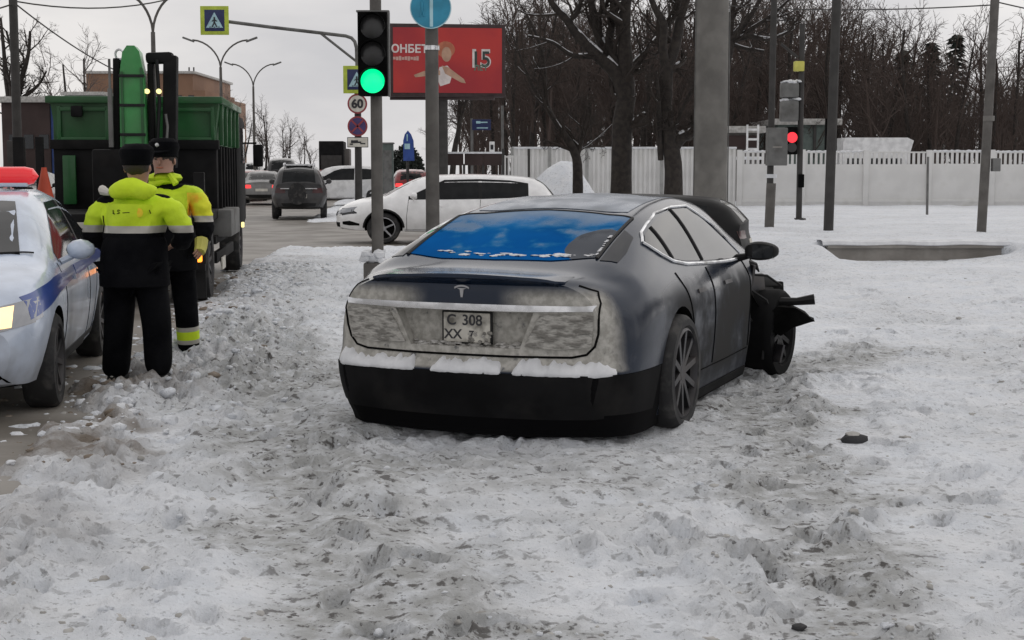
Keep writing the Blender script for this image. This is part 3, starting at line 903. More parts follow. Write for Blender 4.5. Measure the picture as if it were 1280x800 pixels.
# ------------------------------------------------ the wrecked grey saloon in the middle
def build_wreck():
    TH = R(22)
    fwd, lft = Vector((math.sin(TH), math.cos(TH), 0)), Vector((-math.cos(TH), math.sin(TH), 0))
    loc = Vector((-.305, 8.33, .0))
    rt = thing('crashed_car', 'wrecked grey car with blue rear window and frozen slush over its tail', 'car', loc, math.atan2(fwd.y, fwd.x))
    tb = [  # x     zb   ws   zm   wm    zs   wb   zr    wr   zt
        (0.00, .07, .74, .58, .80, .84, .76, .955, .58, .995),
        (0.15, .06, .85, .58, .90, .865, .81, .97, .62, 1.005),
        (0.35, .055, .91, .62, .955, .885, .86, .985, .65, 1.02),
        (0.60, .055, .93, .66, .975, .92, .90, 1.05, .70, 1.075),
        (1.00, .055, .93, .70, .985, .94, .91, 1.165, .69, 1.20),
        (1.50, .06, .92, .70, .98, .94, .90, 1.275, .66, 1.325),
        (2.00, .06, .92, .68, .965, .94, .895, 1.325, .64, 1.40),
        (2.40, .06, .92, .66, .96, .935, .89, 1.345, .63, 1.42),
        (2.90, .06, .92, .66, .96, .93, .89, 1.31, .63, 1.38),
        (3.30, .06, .92, .66, .96, .92, .89, 1.16, .67, 1.225),
        (3.70, .06, .92, .66, .965, .91, .88, .99, .70, 1.045),
        (4.20, .17, .86, .62, .95, .87, .86, .92, .60, .955),
        (4.60, .17, .80, .58, .88, .78, .80, .84, .50, .86),
        (4.97, .20, .62, .48, .70, .60, .64, .66, .40, .68)]
    B = Body(tb, rear=[(.10, .14), (.20, .07), (.30, .02), (.42, .0), (.475, .004), (.497, .05), (.56, .075), (.70, .065), (.80, .05), (.90, .055), (.945, .06), (.965, .02), (.99, -.03), (1.02, -.01), (1.3, 0)],
             front=[(.2, .12), (.4, .0), (.6, .0), (.7, .05), (1.2, 0)], cr=.15, cf=.35, ns=84, cap=12, step=(2, 3, 7, 7, 6, 5, 4))
    body = link('body', B.mesh('body', ['sedan_paint']), rt)
    bpy.context.view_layer.update()
    cs = arch_cutter(1.17, .36, .395, .985, .34) + arch_cutter(4.05, .36, .385, .97, .34)
    # the torn off corner
    rg = random.Random(8)
    pl = [(3.20, -.2), (3.13, .20), (3.17, .42), (3.12, .60), (3.20, .74), (3.27, .84), (3.32, .90), (3.42, .925), (3.46, .88), (3.50, .99), (3.9, 1.02), (5.4, 1.1), (5.4, -.2)]
    cs.append(MB().prism(pl, 1.25, 'xz', -1.5).mesh('torn', 'void_black', 0))
    # recess for the number plate
    cs.append(MB().prism([(-.34, .585), (.34, .585), (.43, .795), (-.43, .795)], .45, 'yz', -.285).mesh('recess', 'sedan_paint', 0))
    # gap under the bumper lip
    cut(body, cs)
    def P(name, mb, mt, label=None, parent=None, sa=40):
        o = mb.build(name, mt, parent or rt, sa)
        if label: o['label'] = label
        return o
    # glass
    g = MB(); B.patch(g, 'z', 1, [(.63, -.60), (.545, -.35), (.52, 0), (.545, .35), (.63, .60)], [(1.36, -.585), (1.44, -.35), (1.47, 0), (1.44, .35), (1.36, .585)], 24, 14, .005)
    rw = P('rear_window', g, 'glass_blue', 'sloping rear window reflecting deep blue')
    t = MB()
    for s_ in (1, -1):
        B.line(t, 'z', 1, [(.62, s_ * .615), (1.0, s_ * .605), (1.37, s_ * .598)], .010, .004, sub=10)
    B.line(t, 'z', 1, [(1.37, -.598), (1.45, -.35), (1.48, 0), (1.45, .35), (1.37, .598)], .010, .002, sub=8)
    P('seal', t, 'black_plastic', None, rw)
    w = MB()
    B.line(w, 'z', 1, [(.60, .1), (.62, -.15), (.66, -.42)], .009, .014, sub=8)
    # frost line: thin smear where snow slid down the glass
    fz = MB(); rgf = random.Random(3)
    for k in range(34):
        yv = rgf.uniform(-.58, .55); xv = .60 + rgf.uniform(-.03, .05) + abs(yv) * .08
        p, _ = B.hit('z', 1, xv, yv, .004)
        fz.blob(p, rgf.uniform(.008, .022), rgf, (1.0, 2.2, .35), 1)
    for k in range(16):
        tt = rgf.random(); p, _ = B.hit('z', 1, .66 + tt * .35 + rgf.uniform(-.02, .02), -.60 + tt * .02, .004)
        fz.blob(p, rgf.uniform(.008, .02), rgf, (1.6, 1.0, .4), 1)
    P('window_snow', fz, 'snow_clean', 'crumbs of snow along the foot of the rear window', rw)['kind'] = 'stuff'
    rf = MB(); B.patch(rf, 'z', 1, [(1.52, -.52), (1.56, 0), (1.52, .52)], [(2.74, -.50), (2.70, 0), (2.74, .50)], 14, 14, .004)
    P('roof_panel', rf, 'roof_glass', 'bluish roof glass dulled by frost')
    for s_ in (1, -1):
        q = MB(); B.patch(q, 'z', 1, [(.60, s_ * .64), (.80, s_ * .635), (1.12, s_ * .625)], [(.64, s_ * .735), (.82, s_ * .735), (1.06, s_ * .70)], 12, 5, .004)
        P('pillar_panel', q, 'gloss_black', 'gloss black panel beside the rear window')
    wsd = MB(); B.patch(wsd, 'z', 1, [(3.62, -.66), (3.74, 0), (3.62, .66)], [(2.86, -.52), (2.82, 0), (2.86, .52)], 14, 8, .004)
    P('windshield', wsd, 'glass_dark')
    for s_ in (1, -1):
        q = MB(); B.patch(q, 'y', s_, [(1.12, 1.135), (1.22, 1.085), (1.38, 1.038)], [(1.12, 1.14), (1.22, 1.187), (1.38, 1.225)], 8, 5, .004)
        P('quarter_window', q, 'glass_side')
        q = MB(); B.patch(q, 'y', s_, [(1.42, 1.03), (1.65, 1.003), (2.02, .985)], [(1.42, 1.232), (1.65, 1.278), (2.02, 1.315)], 10, 6, .004)
        P('door_window', q, 'glass_side')
        q = MB(); B.patch(q, 'y', s_, [(2.07, .982), (2.5, .965), (3.12, .945)], [(2.07, 1.322), (2.5, 1.318), (3.12, .975)], 14, 6, .004)
        P('door_window', q, 'glass_side')
        c = MB()
        B.line(c, 'y', s_, [(1.085, 1.142), (1.2, 1.198), (1.38, 1.243), (1.7, 1.305), (2.1, 1.334), (2.45, 1.335), (2.8, 1.20), (3.16, .975)], .0095, .005, sub=8)
        B.line(c, 'y', s_, [(1.085, 1.142), (1.14, 1.105), (1.22, 1.065), (1.38, 1.016), (1.65, .983), (2.1, .962), (2.6, .945), (3.16, .938)], .011, .006, sub=8)
        P('window_trim', c, 'chrome', 'bright trim round the side windows')
        for xs_, za, zb_ in ((1.40, 1.03, 1.226), (2.045, .984, 1.322)):
            c = MB(); B.line(c, 'y', s_, [(xs_, za), (xs_ - .01, zb_)], .014, .003, sub=6)
            P('window_pillar', c, 'black_plastic')
        d = MB()
        B.line(d, 'y', s_, [(2.06, .94), (2.08, .62), (2.06, .30)], .0075, -.001, sub=10)
        B.line(d, 'y', s_, [(1.30, .95), (1.40, .75), (1.47, .62), (1.50, .40), (1.52, .30)], .0075, -.001, sub=10)
        B.line(d, 'y', s_, [(3.10, .95), (3.16, .8), (3.10, .5), (3.10, .30)], .0075, -.001, sub=10)
        B.line(d, 'y', s_, [(1.52, .285), (2.4, .28), (3.1, .285)], .005, -.001, sub=10)
        P('door_seam', d, 'void_black')
        for xh in (1.62, 2.40):
            h = MB(); B.patch(h, 'y', s_, [(xh, .80), (xh + .2, .80)], [(xh, .825), (xh + .2, .825)], 4, 2, .010, thick=.02)
            P('door_handle', h, 'rim_grey')
        # door mirror: arm and housing
        m = MB()
        base, _ = B.hit('y', s_, 3.02, .945, 0)
        m.tube([base, base + Vector((-.02, s_ * .09, .02))], [.03, .022], 8)
        bm = bmesh.new(); bmesh.ops.create_icosphere(bm, subdivisions=3, radius=1); bm.verts.index_update()
        vs = []
        for p in bm.verts:
            x, y, z = p.co
            x = max(x, -.55)
            vs.append((base.x - .03 + x * .10 * (1 - .2 * y * s_), base.y + s_ * .19 + y * .125, base.z + .058 + (abs(z) ** .75) * math.copysign(1, z) * .068 * (1 - .12 * y * s_)))
        m.add(vs, [tuple(k.index for k in f.verts) for f in bm.faces]); bm.free()
        mm = P('door_mirror', m, 'black_plastic', 'black door mirror')
        gl = MB().prism([(base.y + s_ * .10, base.z + .01), (base.y + s_ * .28, base.z + .012), (base.y + s_ * .285, base.z + .10), (base.y + s_ * .10, base.z + .105)], .006, 'yz', base.x - .09)
        P('mirror_glass', gl, 'glass_dark', None, mm)
    # tail: lamps, bright bar, lid seams, plate, lip, snow
    for s_ in (1, -1):
        q = MB(); B.patch(q, 'x', -1, [(s_ * .37, .60), (s_ * .55, .588), (s_ * .745, .605)], [(s_ * .47, .785), (s_ * .6, .79), (s_ * .765, .785)], 14, 8, .014, thick=.03)
        P('tail_light', q, 'snow_crust', 'tail lamp buried under rippled frozen slush')
        q = MB(); B.patch(q, 'y', s_, [(.30, .36), (.40, .36)], [(.30, .40), (.40, .40)], 3, 2, .004)
        P('reflector', q, 'tail_off')
    q = MB(); B.patch(q, 'y', 1, [(.20, .76), (.30, .77)], [(.20, .84), (.30, .83)], 5, 4, .005)
    P('lamp_corner', q, 'tail_off', 'dark red end of the left tail lamp free of snow')
    q = MB(); B.patch(q, 'x', -1, [(-.76, .808), (-.4, .800), (0, .798), (.4, .800), (.76, .808)], [(-.77, .836), (-.4, .835), (0, .835), (.4, .835), (.77, .836)], 24, 2, .014, thick=.02)
    P('trunk_bar', q, 'chrome', 'bright bar across the tail above the plate')
    q = MB()
    B.line(q, 'x', -1, [(-.66, .945), (-.755, .91), (-.785, .85), (-.79, .76), (-.785, .68), (-.765, .61), (-.72, .562), (-.64, .545), (-.3, .54), (.3, .54), (.64, .545), (.72, .562), (.765, .61), (.785, .68), (.79, .76), (.785, .85), (.755, .91), (.66, .945)], .007, .0, sub=6)
    P('lid_seam', q, 'void_black')
    q = MB()
    vs, fs = [], []
    for k in range(33):
        yv = -.60 + 1.2 * k / 32; e = min(1, (1 - abs(yv) / .605) * 4) ** .7
        ex_, _ = B.hit('x', -1, yv, .958, 0); tz = lambda x_: B.hit('z', 1, x_, yv, 0)[0].z
        f0 = ex_.x + .15; ze = tz(ex_.x + .05)
        vs += [(f0, yv, tz(f0) + .003), (ex_.x + .05, yv, ze + .012 * e), (ex_.x - .045 * e, yv, ze + .010 * e - .004), (ex_.x - .048 * e, yv, ze - .012), (ex_.x + .02, yv, ze - .035), (f0, yv, tz(f0) - .02)]
    for k in range(32):
        for e_ in range(6): fs.append((k * 6 + e_, k * 6 + (e_ + 1) % 6, k * 6 + 6 + (e_ + 1) % 6, k * 6 + 6 + e_))
    q.add(vs, fs + [tuple(range(6)), tuple(range(192, 198))])
    P('rear_spoiler', q, 'sedan_paint', 'slim lip spoiler on the edge of the lid')
    # number plate with two rows
    px_ = .135
    pl_ = MB().box((px_ - .004, 0, .69), (.012, .315, .190), bev=.004)
    fr = P('plate_frame', pl_, 'black_plastic')
    pl_ = MB().box((px_ - .012, 0, .69), (.008, .290, .170), bev=.003)
    pt = P('number_plate', pl_, mat('plate_muddy', (.50, .48, .43), .7, dirt=(.16, .15, .13), dirt_lo=.42, dirt_hi=.72, dirt_scale=14).name, 'muddy two row number plate')
    for s_, y0, z0, sz in (('C', .095, .73, .085), ('308', -.035, .73, .085), ('XX', .085, .648, .078), ('7', -.03, .648, .062)):
        me_ = text_mesh(s_, sz, .002, 'sign_black', bold=.0012)
        o = link('lettering', me_, pt)
        set_axes(o, (0, -1, 0), (0, 0, 1), (px_ - .017, y0, z0))
    rg = random.Random(4); q = MB()
    for k in range(26):
        q.blob((px_ - .016, rg.uniform(-.15, -.01), rg.uniform(.606, .665)), rg.uniform(.006, .016), rg, (.5, 1, .8), 1)
    P('plate_snow', q, 'snow_crust', 'slush stuck over the end of the plate', pt)['kind'] = 'stuff'
    # round-topped T emblem
    q = MB()
    ex, _ = B.hit('x', -1, 0, .915, .003)
    ex = ex.x
    arc = [(-.045 + .09 * k / 8, .940 - .10 * ((k - 4) / 4) ** 2 * .12) for k in range(9)]
    q.prism(arc + [(a, b - .010) for a, b in arc[::-1]], .008, 'yz', ex - .004)
    q.prism([(-.030, .922), (.030, .922), (.012, .914), (.006, .870), (-.006, .870), (-.012, .914)], .008, 'yz', ex - .004)
    P('emblem', q, 'rim_silver', 'small T shaped emblem')
    # snow lying on the bumper ledge
    for a, b in ((-.88, -.32), (-.255, .18), (.28, .87)):
        q = MB(); n = int((b - a) / .010); vs, fs = [], []
        for k in range(n + 1):
            yv = a + (b - a) * k / n
            p, _ = B.hit('x', -1, yv, .450, .0)
            e = min(1., (min(k, n - k) / n) * 14) ** .6
            N1 = float(fbm(np.array([yv * 9]), np.array([a]), 3, 5)[0]); N2 = float(fbm(np.array([yv * 22]), np.array([b]), 3, 8)[0])
            hh_, dd = e * (.048 + .026 * N1 + .014 * N2), e * (.014 + .010 * N2)
            for dx, dz in ((.10, .455 + hh_ * 1.5), (.045, .458 + hh_ * 1.2), (.006, .458 + hh_ * .8), (-dd, .452 + hh_ * .3), (-dd * .9, .446), (.03, .438 - .008 * e)):
                vs.append((p.x + dx + (.004 * N1), yv, dz))
        for k in range(n):
            for e_ in range(5): fs.append((k * 6 + e_, k * 6 + e_ + 1, k * 6 + 7 + e_, k * 6 + 6 + e_))
        q.add(vs, fs)
        o = P('snow_ledge', q, 'snow_clean', 'ridge of snow lying on the rear bumper', None, 80)
        o['kind'] = 'stuff'
    q = MB(); rg = random.Random(12)
    for k in range(60):
        yv = rg.uniform(-.34, .34)
        q.blob((rg.uniform(.10, .15), yv, .587 + rg.random() ** 2 * .02), rg.uniform(.010, .022), rg, (1, 1.5, .6), 1)
    o = P('recess_snow', q, 'snow_dirty', 'slush in the bottom of the plate recess'); o['kind'] = 'stuff'
    # lower bumper
    q = MB(); B.patch(q, 'x', -1, [(-.80, .20), (-.5, .19), (0, .185), (.5, .19), (.80, .20)], [(-.885, .452), (-.5, .452), (0, .452), (.5, .452), (.885, .452)], 26, 7, .006)
    P('rear_bumper', q, 'black_dirty', 'black lower half of the rear bumper')
    for s_ in (1, -1):
        q = MB(); B.patch(q, 'y', s_, [(.16, .22), (.66, .20)], [(.18, .445), (.74, .445)], 10, 5, .006)
        P('bumper_corner', q, 'black_dirty')
        q = MB(); B.patch(q, 'y', s_, [(1.58, .09), (3.12, .09)], [(1.58, .15), (3.12, .15)], 20, 2, .008)
        P('side_skirt', q, 'black_dirty')
    # wheels
    for x_, s_ in ((1.17, 1), (1.17, -1), (4.05, 1)):
        wheel(rt, (x_, s_ * .90, .345), .362, .235, s_, 'rim_grey', 10, .76)
    o = wheel(rt, (3.74, -.965, .325), .345, .25, -1, 'black_plastic', 10, .66, R(-6), 'black_dirty'); o['label'] = 'front wheel knocked askew in the wreckage'
    # wreckage of the front corner
    rg = random.Random(21)
    q = MB()
    pts = [(-.20, .84), (-.62, .86), (-.80, .80), (-.88, .66), (-.96, .52), (-1.02, .525), (-1.08, .548), (-1.15, .555), (-1.22, .54), (-1.29, .505), (-1.35, .475), (-1.365, .452), (-1.33, .44), (-1.26, .42), (-1.20, .39), (-1.16, .36), (-1.12, .33), (-1.06, .36), (-.98, .42), (-.90, .30), (-.80, .12), (-.6, .06), (-.2, .05)]
    n = len(pts)
    vs = []
    for i, xo in enumerate((3.44, 3.52, 3.66)):
        for y_, z_ in pts:
            vs.append((xo + rg.uniform(-.03, .03) + .10 * abs(y_ + .6), y_ * (1 - .02 * i) + rg.uniform(-.008, .008), z_ + rg.uniform(-.008, .008)))
    fs = [tuple(range(n)), tuple(range(2 * n, 3 * n))[::-1]]
    for l in range(2):
        for k in range(n): fs.append((l * n + k, l * n + (k + 1) % n, (l + 1) * n + (k + 1) % n, (l + 1) * n + k))
    q.add(vs, fs)
    P('wheel_liner', q, 'void_black', 'black plastic wheel liner hanging loose')
    q = MB().tube([(3.55, -.72, .585), (3.62, -1.02, .58), (3.66, -1.20, .585), (3.68, -1.33, .605)], [.05, .036, .030, .042], 7)
    q.tube([(3.35, -.86, .90), (3.42, -.93, .87), (3.43, -.955, .82)], [.03, .022, .006], 6)
    P('bent_strut', q, 'black_plastic', 'bent bumper strut sticking out')
    for pts_ in ([(3.45, -.82, .72), (3.5, -1.0, .60), (3.52, -1.06, .42), (3.5, -1.02, .30)], [(3.5, -.70, .80), (3.6, -.98, .78), (3.66, -1.08, .70)], [(3.42, -.86, .5), (3.44, -1.0, .34), (3.40, -1.0, .16)]):
        P('torn_cable', MB().tube(pts_, .010, 5), 'black_plastic')
    for c_, d_, a_ in (((3.36, -.90, .80), (.20, .02, .16), .5), ((3.60, -.88, .72), (.26, .015, .12), -.4), ((3.55, -1.02, .20), (.3, .02, .14), .9)):
        P('torn_panel', MB().box(c_, d_, a_, bev=.004, rx=.3 * a_), 'rim_grey')
    q = MB()
    for k in range(16):
        q.box((rg.uniform(3.5, 4.6), rg.uniform(-.75, -.25), rg.uniform(.3, .8)), (rg.uniform(.15, .5), rg.uniform(.1, .35), rg.uniform(.06, .25)), rg.uniform(0, 3), bev=.02, rx=rg.uniform(-.4, .4))
    P('engine_bay', q, 'black_dirty', 'exposed dark engine bay')['kind'] = 'stuff'
    # roof film of frozen slush
    return rt
build_wreck()

# ------------------------------------------------ ordinary cars
CARS = {
 'suv': dict(tb=[
    (0.00, .34, .66, .62, .78, .93, .74, .99, .62, 1.03), (0.12, .32, .74, .64, .84, .95, .79, 1.12, .64, 1.17), (0.30, .30, .80, .66, .89, .96, .83, 1.27, .64, 1.33),
    (0.55, .28, .84, .68, .91, .96, .85, 1.36, .64, 1.43), (1.00, .27, .85, .68, .915, .955, .86, 1.405, .635, 1.475), (1.80, .26, .85, .66, .915, .94, .86, 1.43, .62, 1.50),
    (2.40, .26, .85, .66, .91, .93, .86, 1.415, .61, 1.485), (2.80, .26, .85, .66, .91, .92, .86, 1.35, .61, 1.42), (3.20, .26, .85, .66, .91, .92, .86, 1.17, .64, 1.23),
    (3.55, .26, .85, .66, .91, .91, .85, .99, .66, 1.04), (3.95, .27, .83, .64, .90, .87, .82, .93, .60, .97), (4.25, .28, .78, .60, .84, .80, .76, .86, .52, .88), (4.5, .32, .62, .52, .68, .66, .62, .72, .42, .74)],
    ws=([(3.50, -.62), (3.60, 0), (3.50, .62)], [(2.80, -.52), (2.74, 0), (2.80, .52)]), rw=([(.10, -.55), (.06, 0), (.10, .55)], [(.44, -.50), (.48, 0), (.44, .50)]),
    side=[([(.62, 1.02), (1.0, .985), (1.55, .965)], [(.62, 1.30), (1.0, 1.365), (1.55, 1.39)]), ([(1.62, .965), (2.3, .955), (3.02, .955)], [(1.62, 1.392), (2.3, 1.375), (3.02, 1.02)])],
    wb=(.80, 3.52), r=.335, mir=2.92, zs=.95),
 'sedan': dict(tb=[
    (0.00, .30, .66, .60, .80, .88, .74, .96, .60, 1.00), (0.20, .27, .78, .62, .87, .91, .80, .995, .66, 1.035), (0.60, .24, .83, .64, .905, .93, .84, 1.03, .68, 1.07),
    (1.00, .22, .84, .66, .91, .94, .85, 1.20, .66, 1.26), (1.40, .22, .85, .66, .91, .945, .855, 1.34, .635, 1.405), (2.00, .21, .85, .66, .91, .94, .855, 1.405, .62, 1.475),
    (2.50, .21, .85, .66, .91, .93, .855, 1.40, .615, 1.47), (2.90, .21, .85, .66, .91, .925, .855, 1.33, .62, 1.39), (3.25, .21, .85, .66, .91, .92, .855, 1.17, .645, 1.22),
    (3.60, .22, .85, .66, .91, .91, .85, .99, .68, 1.03), (4.00, .22, .83, .64, .90, .87, .83, .92, .62, .96), (4.35, .22, .79, .58, .85, .78, .78, .83, .54, .86), (4.6, .24, .66, .48, .72, .60, .66, .68, .44, .70)],
    ws=([(3.52, -.64), (3.63, 0), (3.52, .64)], [(2.88, -.52), (2.82, 0), (2.88, .52)]), rw=([(.72, -.58), (.68, 0), (.72, .58)], [(1.28, -.50), (1.34, 0), (1.28, .50)]),
    side=[([(.95, 1.00), (1.3, .965), (1.78, .96)], [(.95, 1.10), (1.3, 1.29), (1.78, 1.365)]), ([(1.85, .96), (2.4, .955), (3.10, .955)], [(1.85, 1.37), (2.4, 1.36), (3.10, 1.02)])],
    wb=(.95, 3.70), r=.325, mir=3.02, zs=.95)}
def std_car(rt, kind, paint, detail=2, rear_lit=False, head_lit=False, rim='rim_grey', spokes=8, grille=True, tint='glass_black', cf=.26):
    K = CARS[kind]; Lc = K['tb'][-1][0]
    B = Body(K['tb'], rear=[(.2, .12), (.42, .0), (.6, .0), (.85, .05), (1.1, .05), (1.5, 0)], front=[(.2, .10), (.45, .0), (.62, .0), (.75, .05), (1.2, 0)], cr=.14, cf=cf,
             ns=40 if detail > 1 else 26, cap=8 if detail > 1 else 5, step=(2, 2, 4, 4, 4, 3, 3) if detail > 1 else (1, 2, 2, 3, 3, 2, 2))
    body = link('body', B.mesh('body', [paint]), rt)
    P = lambda n, mb, mt, lb=None, par=None: (lambda o: (lb and o.__setitem__('label', lb), o)[1])(mb.build(n, mt, par or rt))
    r = K['r']
    if detail > 1:
        bpy.context.view_layer.update()
        cut(body, arch_cutter(K['wb'][0], r, r + .045, .91) + arch_cutter(K['wb'][1], r, r + .045, .91))
    nu = 12 if detail > 1 else 5
    q = MB(); B.patch(q, 'z', 1, *K['ws'], nu, 6, .004); P('windshield', q, tint)
    q = MB(); B.patch(q, 'z', 1, *K['rw'], nu, 5, .004); P('rear_window', q, tint)
    for s in (1, -1):
        for lo, hi in K['side']:
            q = MB(); B.patch(q, 'y', s, lo, hi, nu, 4, .004); P('door_window', q, tint)
        if detail > 1:
            q = MB()
            a = K['side'][0][0][-1][0] + .035
            B.line(q, 'y', s, [(a, .95), (a + .02, .6), (a, .3)], .005, -.001)
            B.line(q, 'y', s, [(K['wb'][1] - .5, .95), (K['wb'][1] - .46, .6), (K['wb'][1] - .46, .3)], .005, -.001)
            B.line(q, 'y', s, [(K['wb'][0] + .25, .95), (K['wb'][0] + .46, .6), (K['wb'][0] + .5, .3)], .005, -.001)
            P('door_seam', q, 'void_black')
            x0_, x1_ = K['side'][0][0][-1][0], K['side'][1][0][0][0]
            q = MB(); B.patch(q, 'y', s, [(x0_ - .01, K['side'][0][0][-1][1]), (x1_ + .01, K['side'][1][0][0][1])], [(x0_ - .01, K['side'][0][1][-1][1]), (x1_ + .01, K['side'][1][1][0][1])], 2, 4, .0035)
            P('window_pillar', q, 'black_plastic')
            for xh in (a - .32, a + .75):
                q = MB(); B.patch(q, 'y', s, [(xh, .80), (xh + .18, .80)], [(xh, .83), (xh + .18, .83)], 3, 2, .02, thick=.03); P('door_handle', q, paint)
        q = MB(); B.patch(q, 'y', s, [(K['wb'][0] + .42, .23), (K['wb'][1] - .42, .23)], [(K['wb'][0] + .42, .31), (K['wb'][1] - .42, .31)], 8, 2, .008); P('side_skirt', q, 'black_plastic')
        b0, _ = B.hit('y', s, K['mir'], .95, 0)
        q = MB().tube([b0 + Vector((0, 0, 0)), b0 + Vector((-.02, s * .08, .04))], .025, 6)
        rg = random.Random(2); mv = MB().blob((0, 0, 0), 1, rg, (1, 1, 1), 2, 0)
        q.add([(b0.x - .02 + max(x, -.5) * .10, b0.y + s * .14 + y * .105, b0.z + .085 + z * .075) for x, y, z in mv.v], mv.f)
        P('door_mirror', q, paint if detail > 1 else 'black_plastic')
        hl = MB(); B.patch(hl, 'x', 1, [(s * .42, .62), (s * .6, .64), (s * .80, .70)], [(s * .46, .74), (s * .62, .765), (s * .80, .80)], 8, 4, .006)
        P('headlight', hl, 'head_warm' if head_lit else 'headlight_glass')
        tl = MB(); B.patch(tl, 'x', -1, [(s * .44, .74), (s * .60, .73), (s * .78, .74)], [(s * .46, .87), (s * .60, .88), (s * .78, .87)], 8, 4, .006)
        P('tail_light', tl, 'tail_lit' if rear_lit else 'tail_off')
    if grille:
        q = MB(); B.patch(q, 'x', 1, [(-.38, .60), (0, .585), (.38, .60)], [(-.42, .70), (0, .70), (.42, .70)], 8, 3, .006); P('grille', q, 'black_plastic')
    q = MB(); B.patch(q, 'x', 1, [(-.55, .32), (0, .30), (.55, .32)], [(-.62, .46), (0, .46), (.62, .46)], 8, 3, .006); P('air_intake', q, 'void_black')
    q = MB(); B.patch(q, 'x', -1, [(-.66, .33), (0, .31), (.66, .33)], [(-.72, .46), (0, .46), (.72, .46)], 8, 3, .006); P('rear_bumper', q, 'black_plastic')
    q = MB(); B.patch(q, 'x', -1, [(-.26, .60), (.26, .60)], [(-.26, .71), (.26, .71)], 3, 2, .010); P('number_plate', q, 'sign_plate')
    for x_ in K['wb']:
        for s in (1, -1):
            wheel(rt, (x_, s * .80, r), r, .215, s, rim, spokes, .70) if detail > 1 else MB().lathe([(.02, -.1 * s), (r * .7, -.1 * s), (r, -.09 * s), (r, .1 * s), (r * .7, .115 * s), (r * .66, .08 * s), (.02, .09 * s)], 18, 'y', (x_, s * .80, r)).build('wheel', 'rubber', rt)
    return B
def place_car(rt, px_world, heading, ref):
    """put the car-local point ref (x, y) over a world point, nose along heading (angle from +X)"""
    c, s = math.cos(heading), math.sin(heading)
    rt.rotation_euler = (0, 0, heading)
    rt.location = (px_world[0] - (ref[0] * c - ref[1] * s), px_world[1] - (ref[0] * s + ref[1] * c), px_world[2])

# white crossover crossing the junction
rt = thing('crossover_car', 'white crossover car seen side on, nose to the left behind the two street poles', 'car')
BW = std_car(rt, 'suv', 'white_paint', 2, rim='rim_silver', spokes=5)
c = at(490, 300, 32.0)
rt.scale = (1.06, 1.0, .98)
place_car(rt, (c.x - .12, 31.3, .0), math.pi + R(3), (3.52 * 1.06, .9))
for s in (1, -1):                                     # dark front vents
    q = MB(); BW.patch(q, 'y', s, [(4.0, .40), (4.2, .40), (4.34, .42)], [(4.0, .44), (4.2, .50), (4.34, .48)], 6, 3, .006); q.build('fog_light', 'void_black', rt)
    q = MB(); BW.patch(q, 'y', s, [(4.05, .66), (4.22, .64), (4.40, .60)], [(4.05, .68), (4.2, .77), (4.36, .76)], 6, 3, .006); q.build('headlight', 'glass_dark', rt)
    q = MB()
    for xc in (.80, 3.52):
        pts = [(xc + .40 * math.cos(a), .335 + .40 * math.sin(a)) for a in np.linspace(.05, math.pi - .05, 14)]
        BW.line(q, 'y', s, pts, .022, .0, 6, 2)
    q.build('arch_trim', 'black_plastic', rt)

# black saloon beyond the wreck
rt = thing('black_car', 'black estate car beyond the wreck, its tail at the foot of the thick grey mast', 'car')
std_car(rt, 'suv', 'black_paint', 2)
c = at(936, 300, 20.6)
place_car(rt, (c.x, c.y, gz(c.x - 1, c.y) * .6), math.pi - R(12), (0, .75))
rt.scale = (.96, 1, .80)

# police car
rt = thing('police_car', 'white police saloon with blue stripe and red roof beacon at the left edge', 'police car')
BP = std_car(rt, 'sedan', 'police_white', 2, grille=True, tint='glass_dark', cf=.13)
hd = -math.pi / 2 + R(9.5)
place_car(rt, (-3.08, 9.98, -.02), hd, (3.70, .90))
for o in list(rt.children):
    if o.name.startswith('headlight'): bpy.data.objects.remove(o)
for s in (1, -1):
    q = MB(); BP.patch(q, 'x', 1, [(s * .40, .58), (s * .6, .59), (s * .84, .64)], [(s * .44, .715), (s * .62, .745), (s * .84, .79)], 10, 5, .006)
    h = q.build('headlight', 'headlight_glass', rt)
    q = MB(); BP.patch(q, 'x', 1, [(s * .43, .60), (s * .72, .625)], [(s * .46, .705), (s * .72, .75)], 8, 5, .010)
    l = q.build('lamp', 'head_warm', h); l['label'] = 'lit warm headlamp'
    q = MB(); BP.patch(q, 'y', s, [(4.32, .66), (4.10, .70), (3.6, .77), (3.1, .80), (2.6, .82)], [(4.26, .80), (4.05, .84), (3.6, .88), (3.1, .89), (2.6, .90)], 18, 4, .005)
    q.build('side_stripe', 'police_blue', rt)
    q = MB(); BP.patch(q, 'y', s, [(4.16, .665), (4.34, .64), (4.50, .61)], [(4.14, .77), (4.30, .76), (4.44, .73)], 6, 4, .005)
    q.build('headlight_side', 'headlight_glass', h)
    q = MB(); BP.patch(q, 'y', s, [(2.55, .82), (1.6, .84), (.5, .86)], [(2.55, .90), (1.6, .91), (.5, .93)], 18, 3, .005)
    q.build('side_stripe', 'police_blue', rt)
q = MB(); BP.patch(q, 'x', 1, [(-.72, .24), (0, .22), (.72, .24)], [(-.60, .40), (0, .42), (.60, .40)], 12, 4, .008); q.build('lower_grille', 'void_black', rt)
zt = BP.hit('z', 1, 2.25, 0, 0)[0].z
bar = MB().box((2.25, 0, zt + .02), (.20, 1.05, .03), bev=.01).build('light_bar', 'police_white', rt)
